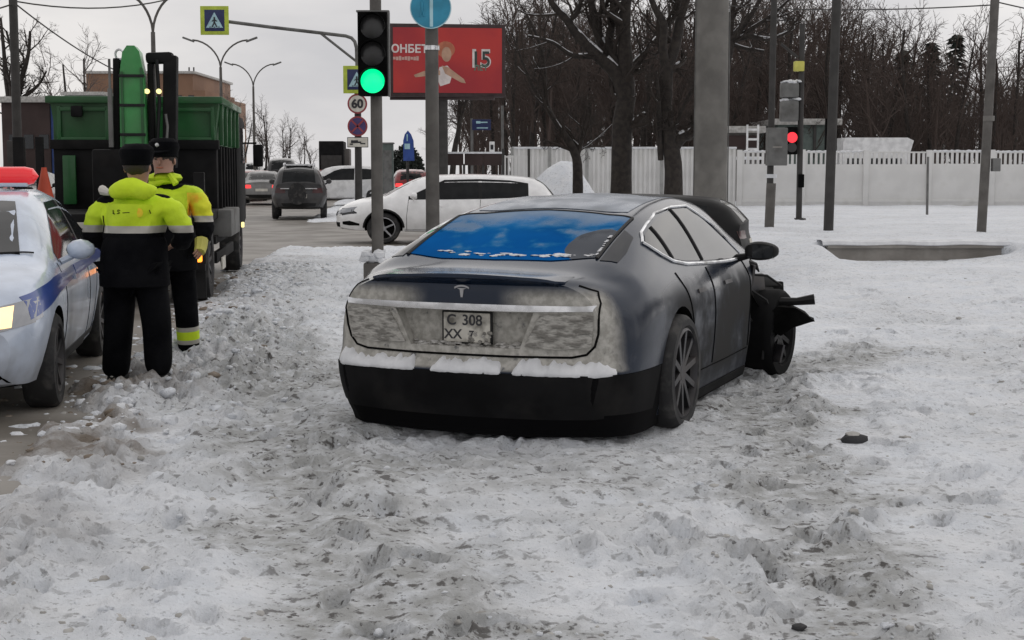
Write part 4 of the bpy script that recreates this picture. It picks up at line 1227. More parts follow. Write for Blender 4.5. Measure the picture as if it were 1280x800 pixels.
for s in (1, -1):
    q = MB()
    prof = [(.001, s * .04), (.085, s * .05), (.092, s * .1), (.092, s * .50), (.075, s * .56), (.001, s * .60)]
    q.lathe([(r_ * .78, h_) for r_, h_ in prof], 18, 'y', (2.25, 0, zt + .085))
    q.build('beacon', 'beacon_red', bar)['label'] = 'red beacon dome'
    for yy in (.42, .5): MB().box((2.25, s * yy, zt + .015), (.06, .03, .04)).build('mount', 'black_plastic', bar)
for yy in (-.34, .30):                                  # wipers
    q = MB(); BP.line(q, 'z', 1, [(3.60, yy), (3.52, yy + .30), (3.46, yy + .42)], .006, .010); q.build('wiper', 'black_plastic', rt)

# traffic further off
def far_car(name, label, kind, paint, px, py, Y, heading, grp=None, scale=(1, 1, 1), **k):
    rt = thing(name, label, 'car', group=grp)
    std_car(rt, kind, paint, k.pop('detail', 1), **k)
    c = at(px, py, Y)
    place_car(rt, (c.x, Y, max(gz(c.x, Y), 0)), heading, (0, 0))
    rt.scale = scale
    return rt
UP = R(97)
s_ = far_car('dark_suv', 'dark off-roader seen from behind, snowy roof rails, left of the white crossover', 'suv', 'dark_paint', 374, 270, 46, UP, scale=(1, .94, 1.12), detail=2)
for yy in (-.5, .5): MB().tube([(.7, yy, 1.49), (.8, yy, 1.55), (2.2, yy, 1.56), (2.4, yy, 1.50)], .025, 6).build('roof_rail', 'snow_clean', s_)
MB().box((1.5, 0, 1.515), (1.4, .9, .05), bev=.02).build('roof_snow', 'snow_clean', s_)
MB().box((-.06, 0, .86), (.06, 1.2, .025), bev=.008).build('trim_bar', 'chrome', s_)
MB().cyl((-.08, .05, .72), .30, .16, 24, 'x').build('spare_wheel', 'rubber', s_)
far_car('grey_car', 'grey car with lit tail lamps just left of the dark off-roader', 'sedan', 'grey_paint', 327, 244, 64, UP, rear_lit=True)
far_car('red_car', 'red car with lit tail lamps, left of the dark off-roader', 'sedan', 'red_paint', 322, 236, 80, UP, rear_lit=True)
far_car('pale_car', 'pale car with lit tail lamps far up the left lane behind the truck', 'suv', 'white_far', 306, 226, 100, UP, rear_lit=True)
far_car('dark_van', 'tall dark van in the queue right behind the dark off-roader', 'suv', 'dark_paint', 352, 226, 84, UP, rear_lit=True, scale=(1.1, 1.05, 1.45))
far_car('queue_car', 'dark red car with lit tail lamps between the off-roader and the far lorry', 'suv', 'red_paint', 398, 232, 90, UP, rear_lit=True)
far_car('silver_estate', 'silver car with lit tail lamps, second in the left lane of the queue', 'suv', 'grey_paint', 340, 222, 108, UP, rear_lit=True)
far_car('distant_car', 'tiny dark car with lit tail lamps at the vanishing end of the queue', 'sedan', 'dark_paint', 368, 220, 130, UP, rear_lit=True)
far_car('left_lane_van', 'white van at the far left of the queue beside the truck', 'suv', 'white_far', 316, 220, 125, UP, rear_lit=True, scale=(1.1, 1.05, 1.4))
far_car('estate_car', 'dark estate with lit tail lamps just right of the dark off-roader', 'suv', 'dark_paint', 418, 236, 74, UP, rear_lit=True)
far_car('low_car', 'low dark red car with lit tail lamps hugging the truck side', 'sedan', 'red_paint', 309, 240, 72, UP, rear_lit=True)
far_car('small_car', 'small far car with lit tail lamps right of the road sign post', 'suv', 'red_paint', 470, 232, 92, UP, rear_lit=True)
far_car('dark_hatchback', 'dark car half hidden behind the bonnet of the white crossover', 'sedan', 'dark_paint', 690, 262, 41, math.pi + R(3), scale=(1, 1, .95))
far_car('white_pickup', 'white van-like car with snow on its roof between the two front poles', 'suv', 'white_far', 494, 225, 62, R(180), scale=(1, 1, 1.1))
far_car('red_hatchback', 'red and white car beneath the blue arrow sign', 'suv', 'red_paint', 516, 225, 66, UP, rear_lit=True)
far_car('red_saloon', 'red saloon with a pale roof at the left edge above the police beacon', 'sedan', 'red_paint', 8, 246, 38, R(-80), scale=(1, 1, 1.05))
far_car('silver_car', 'silver car with snowy windscreen behind the police beacon, left of the green truck', 'suv', 'grey_paint', 50, 240, 52, R(-82))

# ================================================================== THE TRUCK
def build_truck():
    """flatbed with a folded crane; local x runs forward, y to the left"""
    rd = R(96.5)
    c = on(258, 384)
    rt = thing('crane_truck', 'dark lorry with green tipper body and folded green crane column, parked behind the two officers', 'truck', (0, 0, 0), rd)
    co, si = math.cos(rd), math.sin(rd)
    hw = 1.06
    rt.location = (c.x - (0 * co + hw * si), c.y - (0 * si - hw * co), 0)   # rear right corner over c
    P = lambda n, mb, mt, lb=None, par=None: (lambda o: (lb and o.__setitem__('label', lb), o)[1])(mb.build(n, mt, par or rt))
    for s in (1, -1): P('chassis_rail', MB().box((3.1, s * .42, .78), (6.0, .10, .22), bev=.01), 'truck_black')
    P('bed', MB().box((1.05, 0, 1.02), (2.1, hw * 2, .12), bev=.015), 'truck_black')
    P('bed_edge', MB().box((-.02, .62, .95), (.04, .85, .07), bev=.008), 'reflective', 'pale strip along the rear edge of the bed')
    P('rear_bumper', MB().box((.02, 0, .50), (.12, hw * 2, .16), bev=.02), 'truck_black')
    P('rear_panel', MB().box((.06, 0, .74), (.06, hw * 1.9, .32), bev=.01), 'truck_black')
    # rear gantry posts and frame
    for s, h in ((1, 1.95), (-1, 1.55)):
        P('gantry_post', MB().box((.10, s * (hw - .06), (1.0 + h) / 2), (.12, .12, h - 1.0), bev=.01), 'truck_black')
    P('gantry_beam', MB().box((2.28, 0, 1.90), (.14, hw * 2, .12), bev=.01), 'truck_black')
    P('stake', MB().box((1.2, hw - .07, 1.5), (.09, .09, .95), bev=.01), 'truck_black')
    # dark sub-body under the tipper
    P('sub_frame', MB().box((3.9, 0, 1.42), (3.3, hw * 1.94, .92), bev=.03), 'truck_black')
    for k in range(7): P('side_rib', MB().box((2.5 + k * .48, -hw * .985, 1.45), (.07, .05, .86), bev=.008), 'truck_black')
    # green tipper body with rim and ribs
    q = MB()
    b0, b1, z0, z1 = 2.3, 5.7, 1.90, 2.44
    v = [(b0 + .04, -hw * .93, z0), (b1, -hw * .93, z0), (b1, hw * .93, z0), (b0 + .04, hw * .93, z0), (b0, -hw, z1), (b1 + .1, -hw, z1), (b1 + .1, hw, z1), (b0, hw, z1)]
    q.add(v, [(0, 3, 2, 1), (0, 1, 5, 4), (1, 2, 6, 5), (2, 3, 7, 6), (3, 0, 4, 7), (4, 5, 6, 7)])
    tb = P('tipper_body', q, 'truck_green', 'green tipper body')
    for s in (1, -1):
        P('rim', MB().box(((b0 + b1) / 2 + .05, s * (hw + .01), z1 + .03), (b1 - b0 + .2, .09, .09), bev=.015), 'truck_green', None, tb)
        for k in range(5): P('rib', MB().box((b0 + .35 + k * .75, s * (hw - .005), (z0 + z1) / 2), (.09, .06, z1 - z0), bev=.01), 'truck_green', None, tb)
    P('rim', MB().box((b0 - .02, 0, z1 + .03), (.09, hw * 2 + .1, .09), bev=.015), 'truck_green', None, tb)
    for a, b in ((.35, .95), (-.98, -.2)):
        for zz in (z0 + .07, z1 - .09): P('panel_frame', MB().box((b0 - .005, (a + b) / 2, zz), (.05, b - a, .05), bev=.008), 'truck_green', None, tb)
        for yy in (a, b): P('panel_frame', MB().box((b0 - .005, yy, (z0 + z1) / 2), (.05, .05, z1 - z0 - .1), bev=.008), 'truck_green', None, tb)
    P('tail_hinge', MB().box((b0 - .05, .72, z1 - .12), (.1, .14, .14), bev=.02), 'truck_black', None, tb)
    P('green_panel', MB().box((2.18, .82, 1.45), (.06, .16, .62), bev=.01), 'truck_green', 'narrow green panel on the bulkhead')
    # crane: column, folded dark booms, hoses, lamps
    zb = 1.08
    P('crane_base', MB().box((1.35, -.05, 1.45), (.7, .8, .75), bev=.04), 'truck_black')
    q = MB()
    y0, zc = -.14, 1.85
    prof = [(-.155, zc), (.155, zc), (.145, 2.70), (.105, 2.98), (.05, 3.06), (-.04, 3.06), (-.095, 2.99), (-.145, 2.70)]
    q.prism([(y0 + a, b) for a, b in prof], .30, 'yz', 1.05)
    cl = P('crane_column', q, 'crane_green', 'upright bright green crane column')
    P('column_edge', MB().box((1.035, y0 + .115, 2.3), (.02, .03, .9)).box((1.035, y0 - .115, 2.3), (.02, .03, 1.0)), 'truck_green', None, cl)
    P('lifting_eye', MB().tube([(1.15, y0 + .15 + .05 * math.cos(a), 2.96 + .06 * math.sin(a)) for a in np.linspace(0, 6.28, 14)], .014, 6), 'chrome', None, cl)
    P('boom', MB().box((1.25, y0 + .20, 2.34), (.26, .08, 1.15), bev=.015, rx=.02), 'truck_black')
    P('boom', MB().box((1.3, y0 - .20, 2.36), (.22, .07, 1.0), bev=.015), 'truck_black')
    P('boom', MB().box((1.3, y0 - .42, 2.28), (.26, .16, 1.36), bev=.02, rx=.03), 'truck_black')
    P('knuckle', MB().box((1.3, y0 - .31, 2.93), (.28, .32, .13), bev=.04, rx=-.04), 'truck_black')
    for zz in (2.0, 2.35, 2.7): P('hose_clamp', MB().box((1.03, y0, zz), (.02, .30, .035), bev=.004), 'black_plastic', None, cl)
    P('ram', MB().cyl((1.06, y0 + .26, 2.2), .03, .7, 12, 'z').cyl((1.06, y0 + .26, 2.7), .016, .4, 10, 'z'), 'steel_grey')
    P('boom_hose', MB().tube([(1.15, y0 - .27, 1.9), (1.13, y0 - .31, 2.4), (1.13, y0 - .29, 2.9)], .022, 6), 'black_plastic')
    P('boom_hose', MB().tube([(1.15, y0 - .38, 1.9), (1.13, y0 - .40, 2.1), (1.13, y0 - .38, 2.25)], .016, 6), 'steel_grey')
    for yy in (-.17, -.31):
        P('work_lamp', MB().cyl((1.10, y0 + yy, 2.52), .030, .05, 14, 'x'), 'yellow_lit', 'lit yellow work lamp')
    # right flank: locker, plate, lamps, guard, flaps
    P('turn_lamp', MB().box((-.06, -hw + .13, .60), (.05, .20, .15), bev=.02), 'amber_lit', 'lit amber tail lamp')
    P('lamp_housing', MB().box((-.025, -hw + .16, .60), (.04, .34, .20), bev=.015), 'truck_black')
    P('mud_flap', MB().box((.25, -hw + .22, .33), (.03, .40, .5)), 'black_plastic')
    P('mud_flap', MB().box((.25, hw - .22, .33), (.03, .40, .5)), 'black_plastic')
    P('locker', MB().box((2.6, -hw - .02, .90), (1.5, .30, .34), bev=.02), 'steel_grey', 'grey locker on the right flank')
    P('flank_plate', MB().box((2.2, -hw - .03, .38), (.5, .02, .16), bev=.004), 'sign_plate', 'white plate on the right flank')
    P('side_guard', MB().box((2.9, -hw + .02, .48), (2.8, .06, .14), bev=.01).box((2.9, -hw + .03, .70), (2.8, .06, .10), bev=.01), 'truck_black')
    P('side_lamp', MB().box((5.6, -hw - .06, .74), (.12, .04, .08), bev=.01), 'yellow_lit', 'small lit marker lamp')
    # cab
    P('cab', MB().box((6.7, 0, 1.55), (1.5, hw * 2, 1.75), bev=.12), 'truck_black')
    P('cab_window', MB().box((6.8, -hw - .005, 1.95), (.8, .02, .55), bev=.008), 'glass_dark')
    P('wing_mirror', MB().box((7.2, -hw - .22, 1.8), (.10, .16, .36), bev=.03).tube([(7.2, -hw, 2.0), (7.2, -hw - .2, 2.0)], .015, 6), 'truck_black')
    for x_, s in ((1.0, 1), (1.0, -1), (2.15 - .1, 1), (6.3, 1), (6.3, -1)):
        wheel(rt, (x_, s * (hw - .17), .46), .46, .30, s, 'rim_grey', 8, .56)
    return rt
TRUCK = build_truck()
bpy.context.view_layer.update()
# a traffic cone on the bed
p = TRUCK.matrix_world @ Vector((.45, .80, 1.083))
cn = thing('traffic_cone', 'faded orange traffic cone standing on the truck bed', 'cone', p)
MB().lathe([(.125, .03), (.03, .50), (.028, .52), (.001, .52)], 20, 'z').build('cone', 'cone_orange', cn)
MB().box((0, 0, .016), (.32, .32, .03), bev=.008).build('base', 'cone_orange', cn)
MB().lathe([(.098, .17), (.076, .28)], 20, 'z').build('band', 'cone_white', cn)
cn.children[-1].location.z = .004; cn.children[-1].scale = (1.03, 1.03, 1)

# ================================================================== PEOPLE
def skin_mesh(name, joints, bones, mats, sub=2, sq=(1, 1, 1), root=0):
    me = bpy.data.meshes.new(name)
    me.from_pydata([j[0] for j in joints], bones, [])
    o = bpy.data.objects.new(name, me); COL.objects.link(o)
    md = o.modifiers.new('skin', 'SKIN'); md.use_smooth_shade = True; md.branch_smoothing = .6
    sv = me.skin_vertices[0].data
    for i, j in enumerate(joints):
        r = j[1]
        sv[i].radius = (r, r) if not hasattr(r, '__len__') else r
        sv[i].use_root = (i == root)
    ss = o.modifiers.new('sub', 'SUBSURF'); ss.levels = sub; ss.render_levels = sub
    bpy.context.view_layer.update()
    m2 = baked(o, name)
    bpy.data.objects.remove(o)
    m2.materials.clear()
    for m in mats: m2.materials.append(MATS[m])
    m2.polygons.foreach_set('use_smooth', [True] * len(m2.polygons))
    return m2
def paint_by(me, fn):
    for p in me.polygons: p.material_index = fn(p.center)
def person(label, loc, rz, arms, legs, lean=(0, 0), turn=0.0, face=True, cap_badge=True, jac_w=1.0):
    """local +y is where the person faces; arms / legs: joints for right (x>0) then left"""
    rt = thing('person', label, 'person', loc, rz, 'officers in yellow jackets')
    lx, ly = lean
    sp = lambda z: (lx * max(0, z - .95) , ly * max(0, z - .95))
    J = lambda x, y, z: (x + sp(z)[0], y + sp(z)[1], z)
    j = [(J(0, 0, .95), .13), (J(0, .0, 1.15), .125), (J(0, 0, 1.36), .14), (J(0, .01, 1.50), .06)]
    b = [(0, 1), (1, 2), (2, 3)]
    hx, hy, hz = J(0, .03, 1.64)
    ct, st = math.cos(turn), math.sin(turn)
    fy = lambda x, y: (hx + x * ct - y * st, hy + x * st + y * ct)
    # head: jaw, middle, crown
    j += [((*fy(0, .015), 1.575), .075), ((*fy(0, .0), 1.66), .095), ((*fy(0, -.01), 1.735), .085)]
    b += [(3, 4), (4, 5), (5, 6)]
    for (hip, knee, ank, toe) in legs:
        k = len(j)
        j += [(hip, .105), (knee, .072), (ank, .05), (toe, .042)]
        b += [(0, k), (k, k + 1), (k + 1, k + 2), (k + 2, k + 3)]
    hands = []
    for (sh, el, wr, hd_) in arms:
        k = len(j)
        sh = J(*sh); el = J(*el); wr = J(*wr); hd_ = J(*hd_)
        j += [(sh, .065), (el, .048), (wr, .030), (tuple(np.array(wr) * .5 + np.array(hd_) * .5), .036)]
        b += [(2, k), (k, k + 1), (k + 1, k + 2), (k + 2, k + 3)]
        d = (Vector(hd_) - Vector(wr)).normalized()
        side = d.orthogonal().normalized()
        nrm = d.cross(side)
        palm = k + 3
        pc = Vector(j[palm][0])
        for f, (o_, ln) in enumerate(((-.028, .062), (-.010, .075), (.010, .070), (.028, .055))):
            q = len(j)
            p0 = pc + d * .045 + side * o_
            p1 = p0 + d * ln * .55 + nrm * .012
            p2 = p1 + d * ln * .40 + nrm * .026
            j += [(tuple(p0), .0095), (tuple(p1), .009), (tuple(p2), .007)]
            b += [(palm, q), (q, q + 1), (q + 1, q + 2)]
        q = len(j)
        t0 = pc - side * .034 + d * .005; t1 = t0 - side * .02 + d * .035 + nrm * .012
        j += [(tuple(t0), .011), (tuple(t1), .008)]
        b += [(palm, q), (q, q + 1)]
    me = skin_mesh('body', j, b, ['uniform', 'skin'])
    neck = 1.50
    wrs = [Vector(J(*a[2])) for a in arms]
    hds = [Vector(J(*a[3])) for a in arms]
    paint_by(me, lambda c: 1 if (c.z > neck and abs(c.x - hx) < .14) or any((c - h).length < .11 for h in hds) else 0)
    body = link('body', me, rt)
    # face
    F = lambda x, y, z: (*fy(x, y), z)
    rg = random.Random(1)
    q = MB()
    q.blob(F(0, .100, 1.645), .017, rg, (.8, 1.0, 1.5), 2, 0)
    q.blob(F(.092, -.005, 1.655), .03, rg, (.4, .7, 1.1), 1, 0).blob(F(-.092, -.005, 1.655), .03, rg, (.4, .7, 1.1), 1, 0)
    q.build('nose_and_ears', 'skin', body)
    q = MB().blob(F(.034, .086, 1.672), .010, rg, (1.3, .6, .7), 1, 0).blob(F(-.034, .086, 1.672), .010, rg, (1.3, .6, .7), 1, 0)
    q.build('eyes', 'hair_dark', body)
    q = MB().tube([F(-.030, .083, 1.604), F(0, .092, 1.602), F(.030, .083, 1.604)], .005, 6)
    q.build('mouth', 'print_hair', body)
    q = MB().blob(F(0, -.02, 1.69), .103, rg, (1, 1.02, .95), 2, .0)
    q.build('hair', 'hair_dark', body)
    # fur-less winter cap with ear band and badge
    q = MB()
    q.lathe([(.001, 1.845), (.085, 1.84), (.118, 1.81), (.122, 1.77), (.112, 1.735), (.110, 1.695), (.104, 1.69)], 24, 'z')
    q.v = [(*fy(x, y * 1.1 - .012), z - (.012 if y < -.02 else 0)) for x, y, z in q.v]
    q.add([F(*p) for p in [(-.09, .085, 1.735), (-.05, .165, 1.722), (0, .180, 1.718), (.05, .165, 1.722), (.09, .085, 1.735), (-.09, .085, 1.745), (-.05, .16, 1.732), (0, .175, 1.728), (.05, .16, 1.732), (.09, .085, 1.745)]],
          [(0, 1, 6, 5), (1, 2, 7, 6), (2, 3, 8, 7), (3, 4, 9, 8), (5, 6, 7, 8, 9), (4, 3, 2, 1, 0)])
    cap = q.build('cap', 'uniform', rt)
    if cap_badge: MB().blob(F(0, .128, 1.785), .018, rg, (1, .4, 1), 1, 0).build('cap_badge', 'chrome', cap)
    # jacket: one piece, yellow above, black skirt
    jj = [(J(0, 0, .70), .19 * jac_w), (J(0, 0, .95), .205 * jac_w), (J(0, 0, 1.15), .205 * jac_w), (J(0, 0, 1.34), .215 * jac_w), (J(0, 0, 1.47), .15), (J(0, .01, 1.535), .085)]
    jb = [(0, 1), (1, 2), (2, 3), (3, 4), (4, 5)]
    for (sh, el, wr, hd_) in arms:
        k = len(jj)
        sh = J(*sh); el = J(*el); wr = J(*wr)
        e2 = tuple(np.array(sh) * .5 + np.array(el) * .5)
        jj += [(sh, .105), (e2, .098), (el, .086), (wr, .062)]
        jb += [(3, k), (k, k + 1), (k + 1, k + 2), (k + 2, k + 3)]
    me = skin_mesh('jacket', jj, jb, ['hivis', 'uniform', 'reflective', 'hivis_orange'], sub=3, root=2)
    for v in me.vertices:                                    # folds
        n = float(fbm(np.array([v.co.x * 6 + v.co.y * 3 + v.co.z * 2]), np.array([v.co.z * 8 - v.co.x * 2]), 4, 7)[0])
        v.co += v.normal * n * .022
    return rt, me, J

def skirt(rt, J, w):
    q = MB().lathe([(.19, 1.14), (.212, 1.06), (.216, .95), (.222, .84), (.222, .77), (.205, .76), (.19, .80)], 28, 'z')
    vs = []
    for x, y, z in q.v:
        a = math.atan2(y, x); k = 1 + .035 * math.sin(a * 7 + z * 9) * (1.2 - z)
        p = J(x * 1.06 * w * k, y * .95 * w * k, z); vs.append(p)
    q.v = vs
    o = q.build('jacket_skirt', 'uniform', rt)
    return o
def finish_jacket(rt, me, zone, cuts):
    bm = bmesh.new(); bm.from_mesh(me)
    for co, no in cuts:
        bmesh.ops.bisect_plane(bm, geom=list(bm.verts) + list(bm.edges) + list(bm.faces), plane_co=co, plane_no=no)
    bm.to_mesh(me); bm.free(); me.update()
    paint_by(me, zone)
    return link('jacket', me, rt)

# officer with his back to us
c1 = on(172, 481)
HEM = 1.17
rt, me, J = person('officer seen from behind in yellow jacket and black trousers, nearest the police car', (c1.x, c1.y, .0), R(-8),
    arms=[((.235, .0, 1.42), (.36, .06, 1.16), (.22, .28, 1.06), (.14, .36, 1.06)), ((-.235, .0, 1.42), (-.365, .06, 1.14), (-.22, .28, 1.04), (-.14, .36, 1.04))],
    legs=[((.11, 0, .88), (.15, .02, .48), (.17, -.02, .09), (.19, .12, .04)), ((-.11, 0, .88), (-.14, .03, .48), (-.16, -.02, .07), (-.18, .12, .03))], lean=(.02, .06), jac_w=1.12)
def zone1(c):
    h = HEM
    if c.z < h: return 1
    if c.z < h + .055: return 2
    return 0
jk = finish_jacket(rt, me, zone1, [((0, 0, HEM), (0, 0, 1)), ((0, 0, HEM + .055), (0, 0, 1))])
skirt(rt, J, 1.06)
rg = random.Random(5)
rt.scale = (1.03, 1.0, .965)
hd_ = MB().blob(J(.03, -.14, 1.495), .135, rg, (1.35, .6, .60), 3, .0)
hd_.v = [(x, y + .02 * math.sin(x * 30), z + .012 * math.sin(x * 24 + 1)) for x, y, z in hd_.v]
hd_.build('hood', 'hivis', jk)
MB().tube([J(-.24, -.02, 1.50), J(-.20, -.10, 1.485), J(-.13, -.15, 1.47)], [.03, .035, .02], 8).build('shoulder_strap', 'reflective', jk)
# broken dark lettering across the back (worn, unreadable)
pt = MB(); rgw = random.Random(9)
bvh = BVHTree.FromPolygons([v.co for v in me.vertices], [tuple(p.vertices) for p in me.polygons])
def back(x, z, off=.004):
    l, n, _, _ = bvh.ray_cast(Vector((x, -2, z)), Vector((0, 1, 0)))
    return (l + Vector((0, -off, 0))) if l else Vector((x, -.2, z))
for x0, w_, k_ in ((-.085, .02, 'L'), (-.05, .03, 'S'), (.0, .05, '-'), (.17, .02, 'I')):
    if k_ in 'LI': pt.tube([back(x0, 1.345), back(x0 + .003, 1.318)], .003, 5)
    if k_ == 'L': pt.tube([back(x0, 1.318), back(x0 + w_, 1.316)], .003, 5)
    if k_ == 'S': pt.tube([back(x0 + w_ * a, 1.318 + .028 * b) for a, b in ((1, .9), (.4, 1), (.2, .7), (.8, .4), (.9, .15), (.1, 0))], .0028, 5)
    if k_ == '-': pt.tube([back(x0, 1.325), back(x0 + w_, 1.328)], .003, 5)
pt.build('faded_lettering', 'uniform', jk)['label'] = 'worn unreadable lettering across the back'
cr = MB(); l = back(.11, 1.325)
cr.blob(l, .032, rgw, (1, .12, 1.1), 2, 0); cr.build('back_badge', 'hivis_orange', jk)
sm = MB().tube([back(-.19, 1.30), back(-.185, 1.23), back(-.19, 1.17)], .004, 5); sm.build('jacket_seam', 'uniform', jk)
tr = skin_mesh('trousers', [((0, 0, .93), .17), ((.11, 0, .84), .135), ((.15, .02, .48), .112), ((.17, -.02, .05), .105), ((-.11, 0, .84), .135), ((-.14, .03, .48), .112), ((-.16, -.02, .04), .105)], [(0, 1), (1, 2), (2, 3), (0, 4), (4, 5), (5, 6)], ['uniform'])
link('trousers', tr, rt)
for sx in (.175, -.165):
    b_ = MB().blob((sx, .05, .05), .085, random.Random(2), (.75, 1.75, .75), 2, 0); b_.build('boot', 'black_plastic', rt)

# his colleague, facing us, half hidden
c2 = on(214, 452)
rt, me, J = person('officer facing the camera in yellow and orange jacket, half hidden behind his colleague', (c2.x, c2.y, .0), R(180 + 12),
    arms=[((.225, .0, 1.43), (.30, .05, 1.17), (.20, .27, 1.06), (.13, .34, 1.07)), ((-.225, .0, 1.43), (-.31, .02, 1.17), (-.27, .16, 1.0), (-.25, .24, .93))],
    legs=[((.10, 0, .88), (.12, .02, .48), (.13, -.02, .09), (.15, .12, .04)), ((-.10, 0, .88), (-.13, .03, .48), (-.15, -.02, .09), (-.17, .12, .04))], lean=(.03, .03), turn=R(-22))
def zone2(c):
    if c.z < 1.16: return 1
    if c.z < 1.21 : return 2
    if c.z < 1.40 and c.x < -.16: return 3
    return 0
jk = finish_jacket(rt, me, zone2, [((0, 0, 1.16), (0, 0, 1)), ((0, 0, 1.21), (0, 0, 1)), ((0, 0, 1.40), (0, 0, 1)), ((-.16, 0, 1.3), (1, 0, 0))])
skirt(rt, J, 1.0)
MB().blob(J(0, -.02, 1.52), .12, rg, (1.25, 1.0, .42), 2, 0).build('collar', 'hivis', jk)
MB().tube([J(-.04, .10, 1.55), J(-.09, .13, 1.47)], [.02, .028], 6).build('collar_flap', 'hivis', jk)
gl = MB().tube([J(-.27, .16, 1.02), J(-.262, .20, .96), J(-.25, .24, .92)], [.055, .05, .045], 8); gl.build('cuff', 'yellow_paint', jk)
tr = skin_mesh('trousers', [((0, 0, .93), .16), ((.10, 0, .84), .125), ((.12, .02, .48), .105), ((.13, -.02, .05), .10), ((-.10, 0, .84), .125), ((-.13, .03, .48), .105), ((-.15, -.02, .05), .10)], [(0, 1), (1, 2), (2, 3), (0, 4), (4, 5), (5, 6)], ['uniform', 'hivis', 'reflective'])
paint_by(tr, lambda c: 0 if not (.16 < c.z < .30) else (1 if .195 < c.z < .265 else 2))
link('trousers', tr, rt)
for sx in (.14, -.16):
    MB().blob((sx, .05, .05), .085, random.Random(2), (.75, 1.75, .75), 2, 0).build('boot', 'black_plastic', rt)

# ================================================================== STREET POLES, SIGNALS, SIGNS
def post_at(px, Y, r0, r1, h, n=14):
    return MB().tube([(0, 0, -.15), (0, 0, h)], [r0, r1], n)
def face_cam(o, loc):
    o.rotation_euler = (R(90), 0, 0); o.location = loc
def ground_pt(px, Y):
    c = at(px, 300, Y)
    return Vector((c.x, Y, gz(c.x, Y)))
def signal_head(rt, zc, mats_, y=-.16, w=.36, pitch=.335, r=.135):
    """three lenses in a black housing with visors, facing -y"""
    q = MB().box((0, y, zc), (w, .20, pitch * 3 + .03), bev=.02)
    h = q.build('signal_housing', 'void_black', rt)
    bp = MB().box((w / 2 + .012, y + .03, zc), (.02, .14, pitch * 3 + .04)).box((0, y + .03, zc + pitch * 1.5 + .028), (w + .04, .14, .02))
    bp.build('housing_edge', 'steel_grey', h)
    for k, m in enumerate(mats_):
        z = zc + pitch * (1 - k)
        MB().lathe([(.001, -.028), (r * .6, -.022), (r, -.004), (r, .02)], 26, 'y', (0, y - .104, z)).build('lens', m, h)
        q = MB()
        ang = np.linspace(R(-15), R(195), 16); vs = []
        for a in ang:
            for rr, d in ((r + .008, 0), (r + .008, .17), (r + .016, .17), (r + .016, 0)):
                vs.append((rr * math.cos(a), y - .10 - d * (.6 + .4 * max(0, math.sin(a))), z + rr * math.sin(a)))
        fs = []
        for i in range(len(ang) - 1):
            for e in range(4): fs.append((i * 4 + e, i * 4 + (e + 1) % 4, i * 4 + 4 + (e + 1) % 4, i * 4 + 4 + e))
        q.add(vs, fs); q.build('visor', 'void_black', h)
    return h
# the green traffic light in front
g = ground_pt(472, 19.0)
rt = thing('traffic_light', 'tall traffic light with a glowing green lamp at the bottom, left front pole', 'traffic light', g)
post_at(472, 19, .078, .072, 6.2).build('pole', 'post_grey', rt)
zt = at(472, 17, 19).z - g.z; zb_ = at(472, 121, 19).z - g.z
hh = signal_head(rt, (zt + zb_) / 2, ['lamp_off', 'lamp_off', 'green_lamp'], w=.37, pitch=(zt - zb_ - .03) / 3, r=.150)
hh.location.x = -.02
MB().box((0, 0, .06), (.34, .34, .34), bev=.02).build('base_box', 'post_grey', rt)
rg = random.Random(31); q = MB()
for k in range(26): q.blob((rg.uniform(-.16, .10), rg.uniform(-.2, .1), .24 + rg.uniform(0, .12)), rg.uniform(.04, .09), rg, (1, 1, .8), 1)
q.build('base_snow', 'snow_clean', rt)['kind'] = 'stuff'
# pole with the round blue path sign
g = ground_pt(541, 21)
rt = thing('path_sign', 'grey pole carrying a round blue path sign, right of the traffic light', 'sign', g)
post_at(541, 21, .100, .092, at(541, -12, 21).z - g.z).build('pole', 'post_grey', rt)
c = at(539, 11, 21) - g
sg = MB().cyl((0, 0, 0), .285, .02, 40, 'z').build('sign_disc', 'sign_cyan', rt); face_cam(sg, (c.x, -.14, c.z))
rim_ = MB().lathe([(.275, .012), (.288, .012), (.288, -.012), (.275, -.012)], 40, 'z').build('sign_rim', 'sign_pale', sg)
MB().box((.01, -.02, .014), (.045, .48, .006)).build('divider', 'sign_pale', sg)
q = MB().blob((-.12, .12, .012), .04, rg, (1, 1, .1), 1, 0).tube([(-.12, .08, .012), (-.12, -.02, .012)], .022, 6).tube([(-.12, -.02, .012), (-.15, -.12, .012)], .014, 6).tube([(-.12, -.02, .012), (-.09, -.12, .012)], .014, 6)
q.build('walker', 'sign_cyan', sg)
MB().lathe([(.097, -.03), (.108, -.03), (.108, .03), (.097, .03)], 18, 'z', (0, 0, at(541, 60, 21).z - g.z)).build('clamp', 'chrome', rt)
# thick mast
g = ground_pt(887, 24.5)
rt = thing('lighting_mast', 'thick pale grey mast rising behind the wreck, widest pole in view', 'pole', g)
MB().tube([(0, 0, -.2), (0, 0, 9)], [.285, .262], 10).build('shaft', 'mast_grey', rt)
MB().tube([(-.283, -.04, 0), (-.262, -.04, 9)], .010, 5).tube([(.283, -.04, 0), (.262, -.04, 9)], .010, 5).build('edge_strip', 'steel_grey', rt)
MB().box((0, 0, .05), (.8, .8, .12), bev=.02).build('base_plate', 'mast_grey', rt)

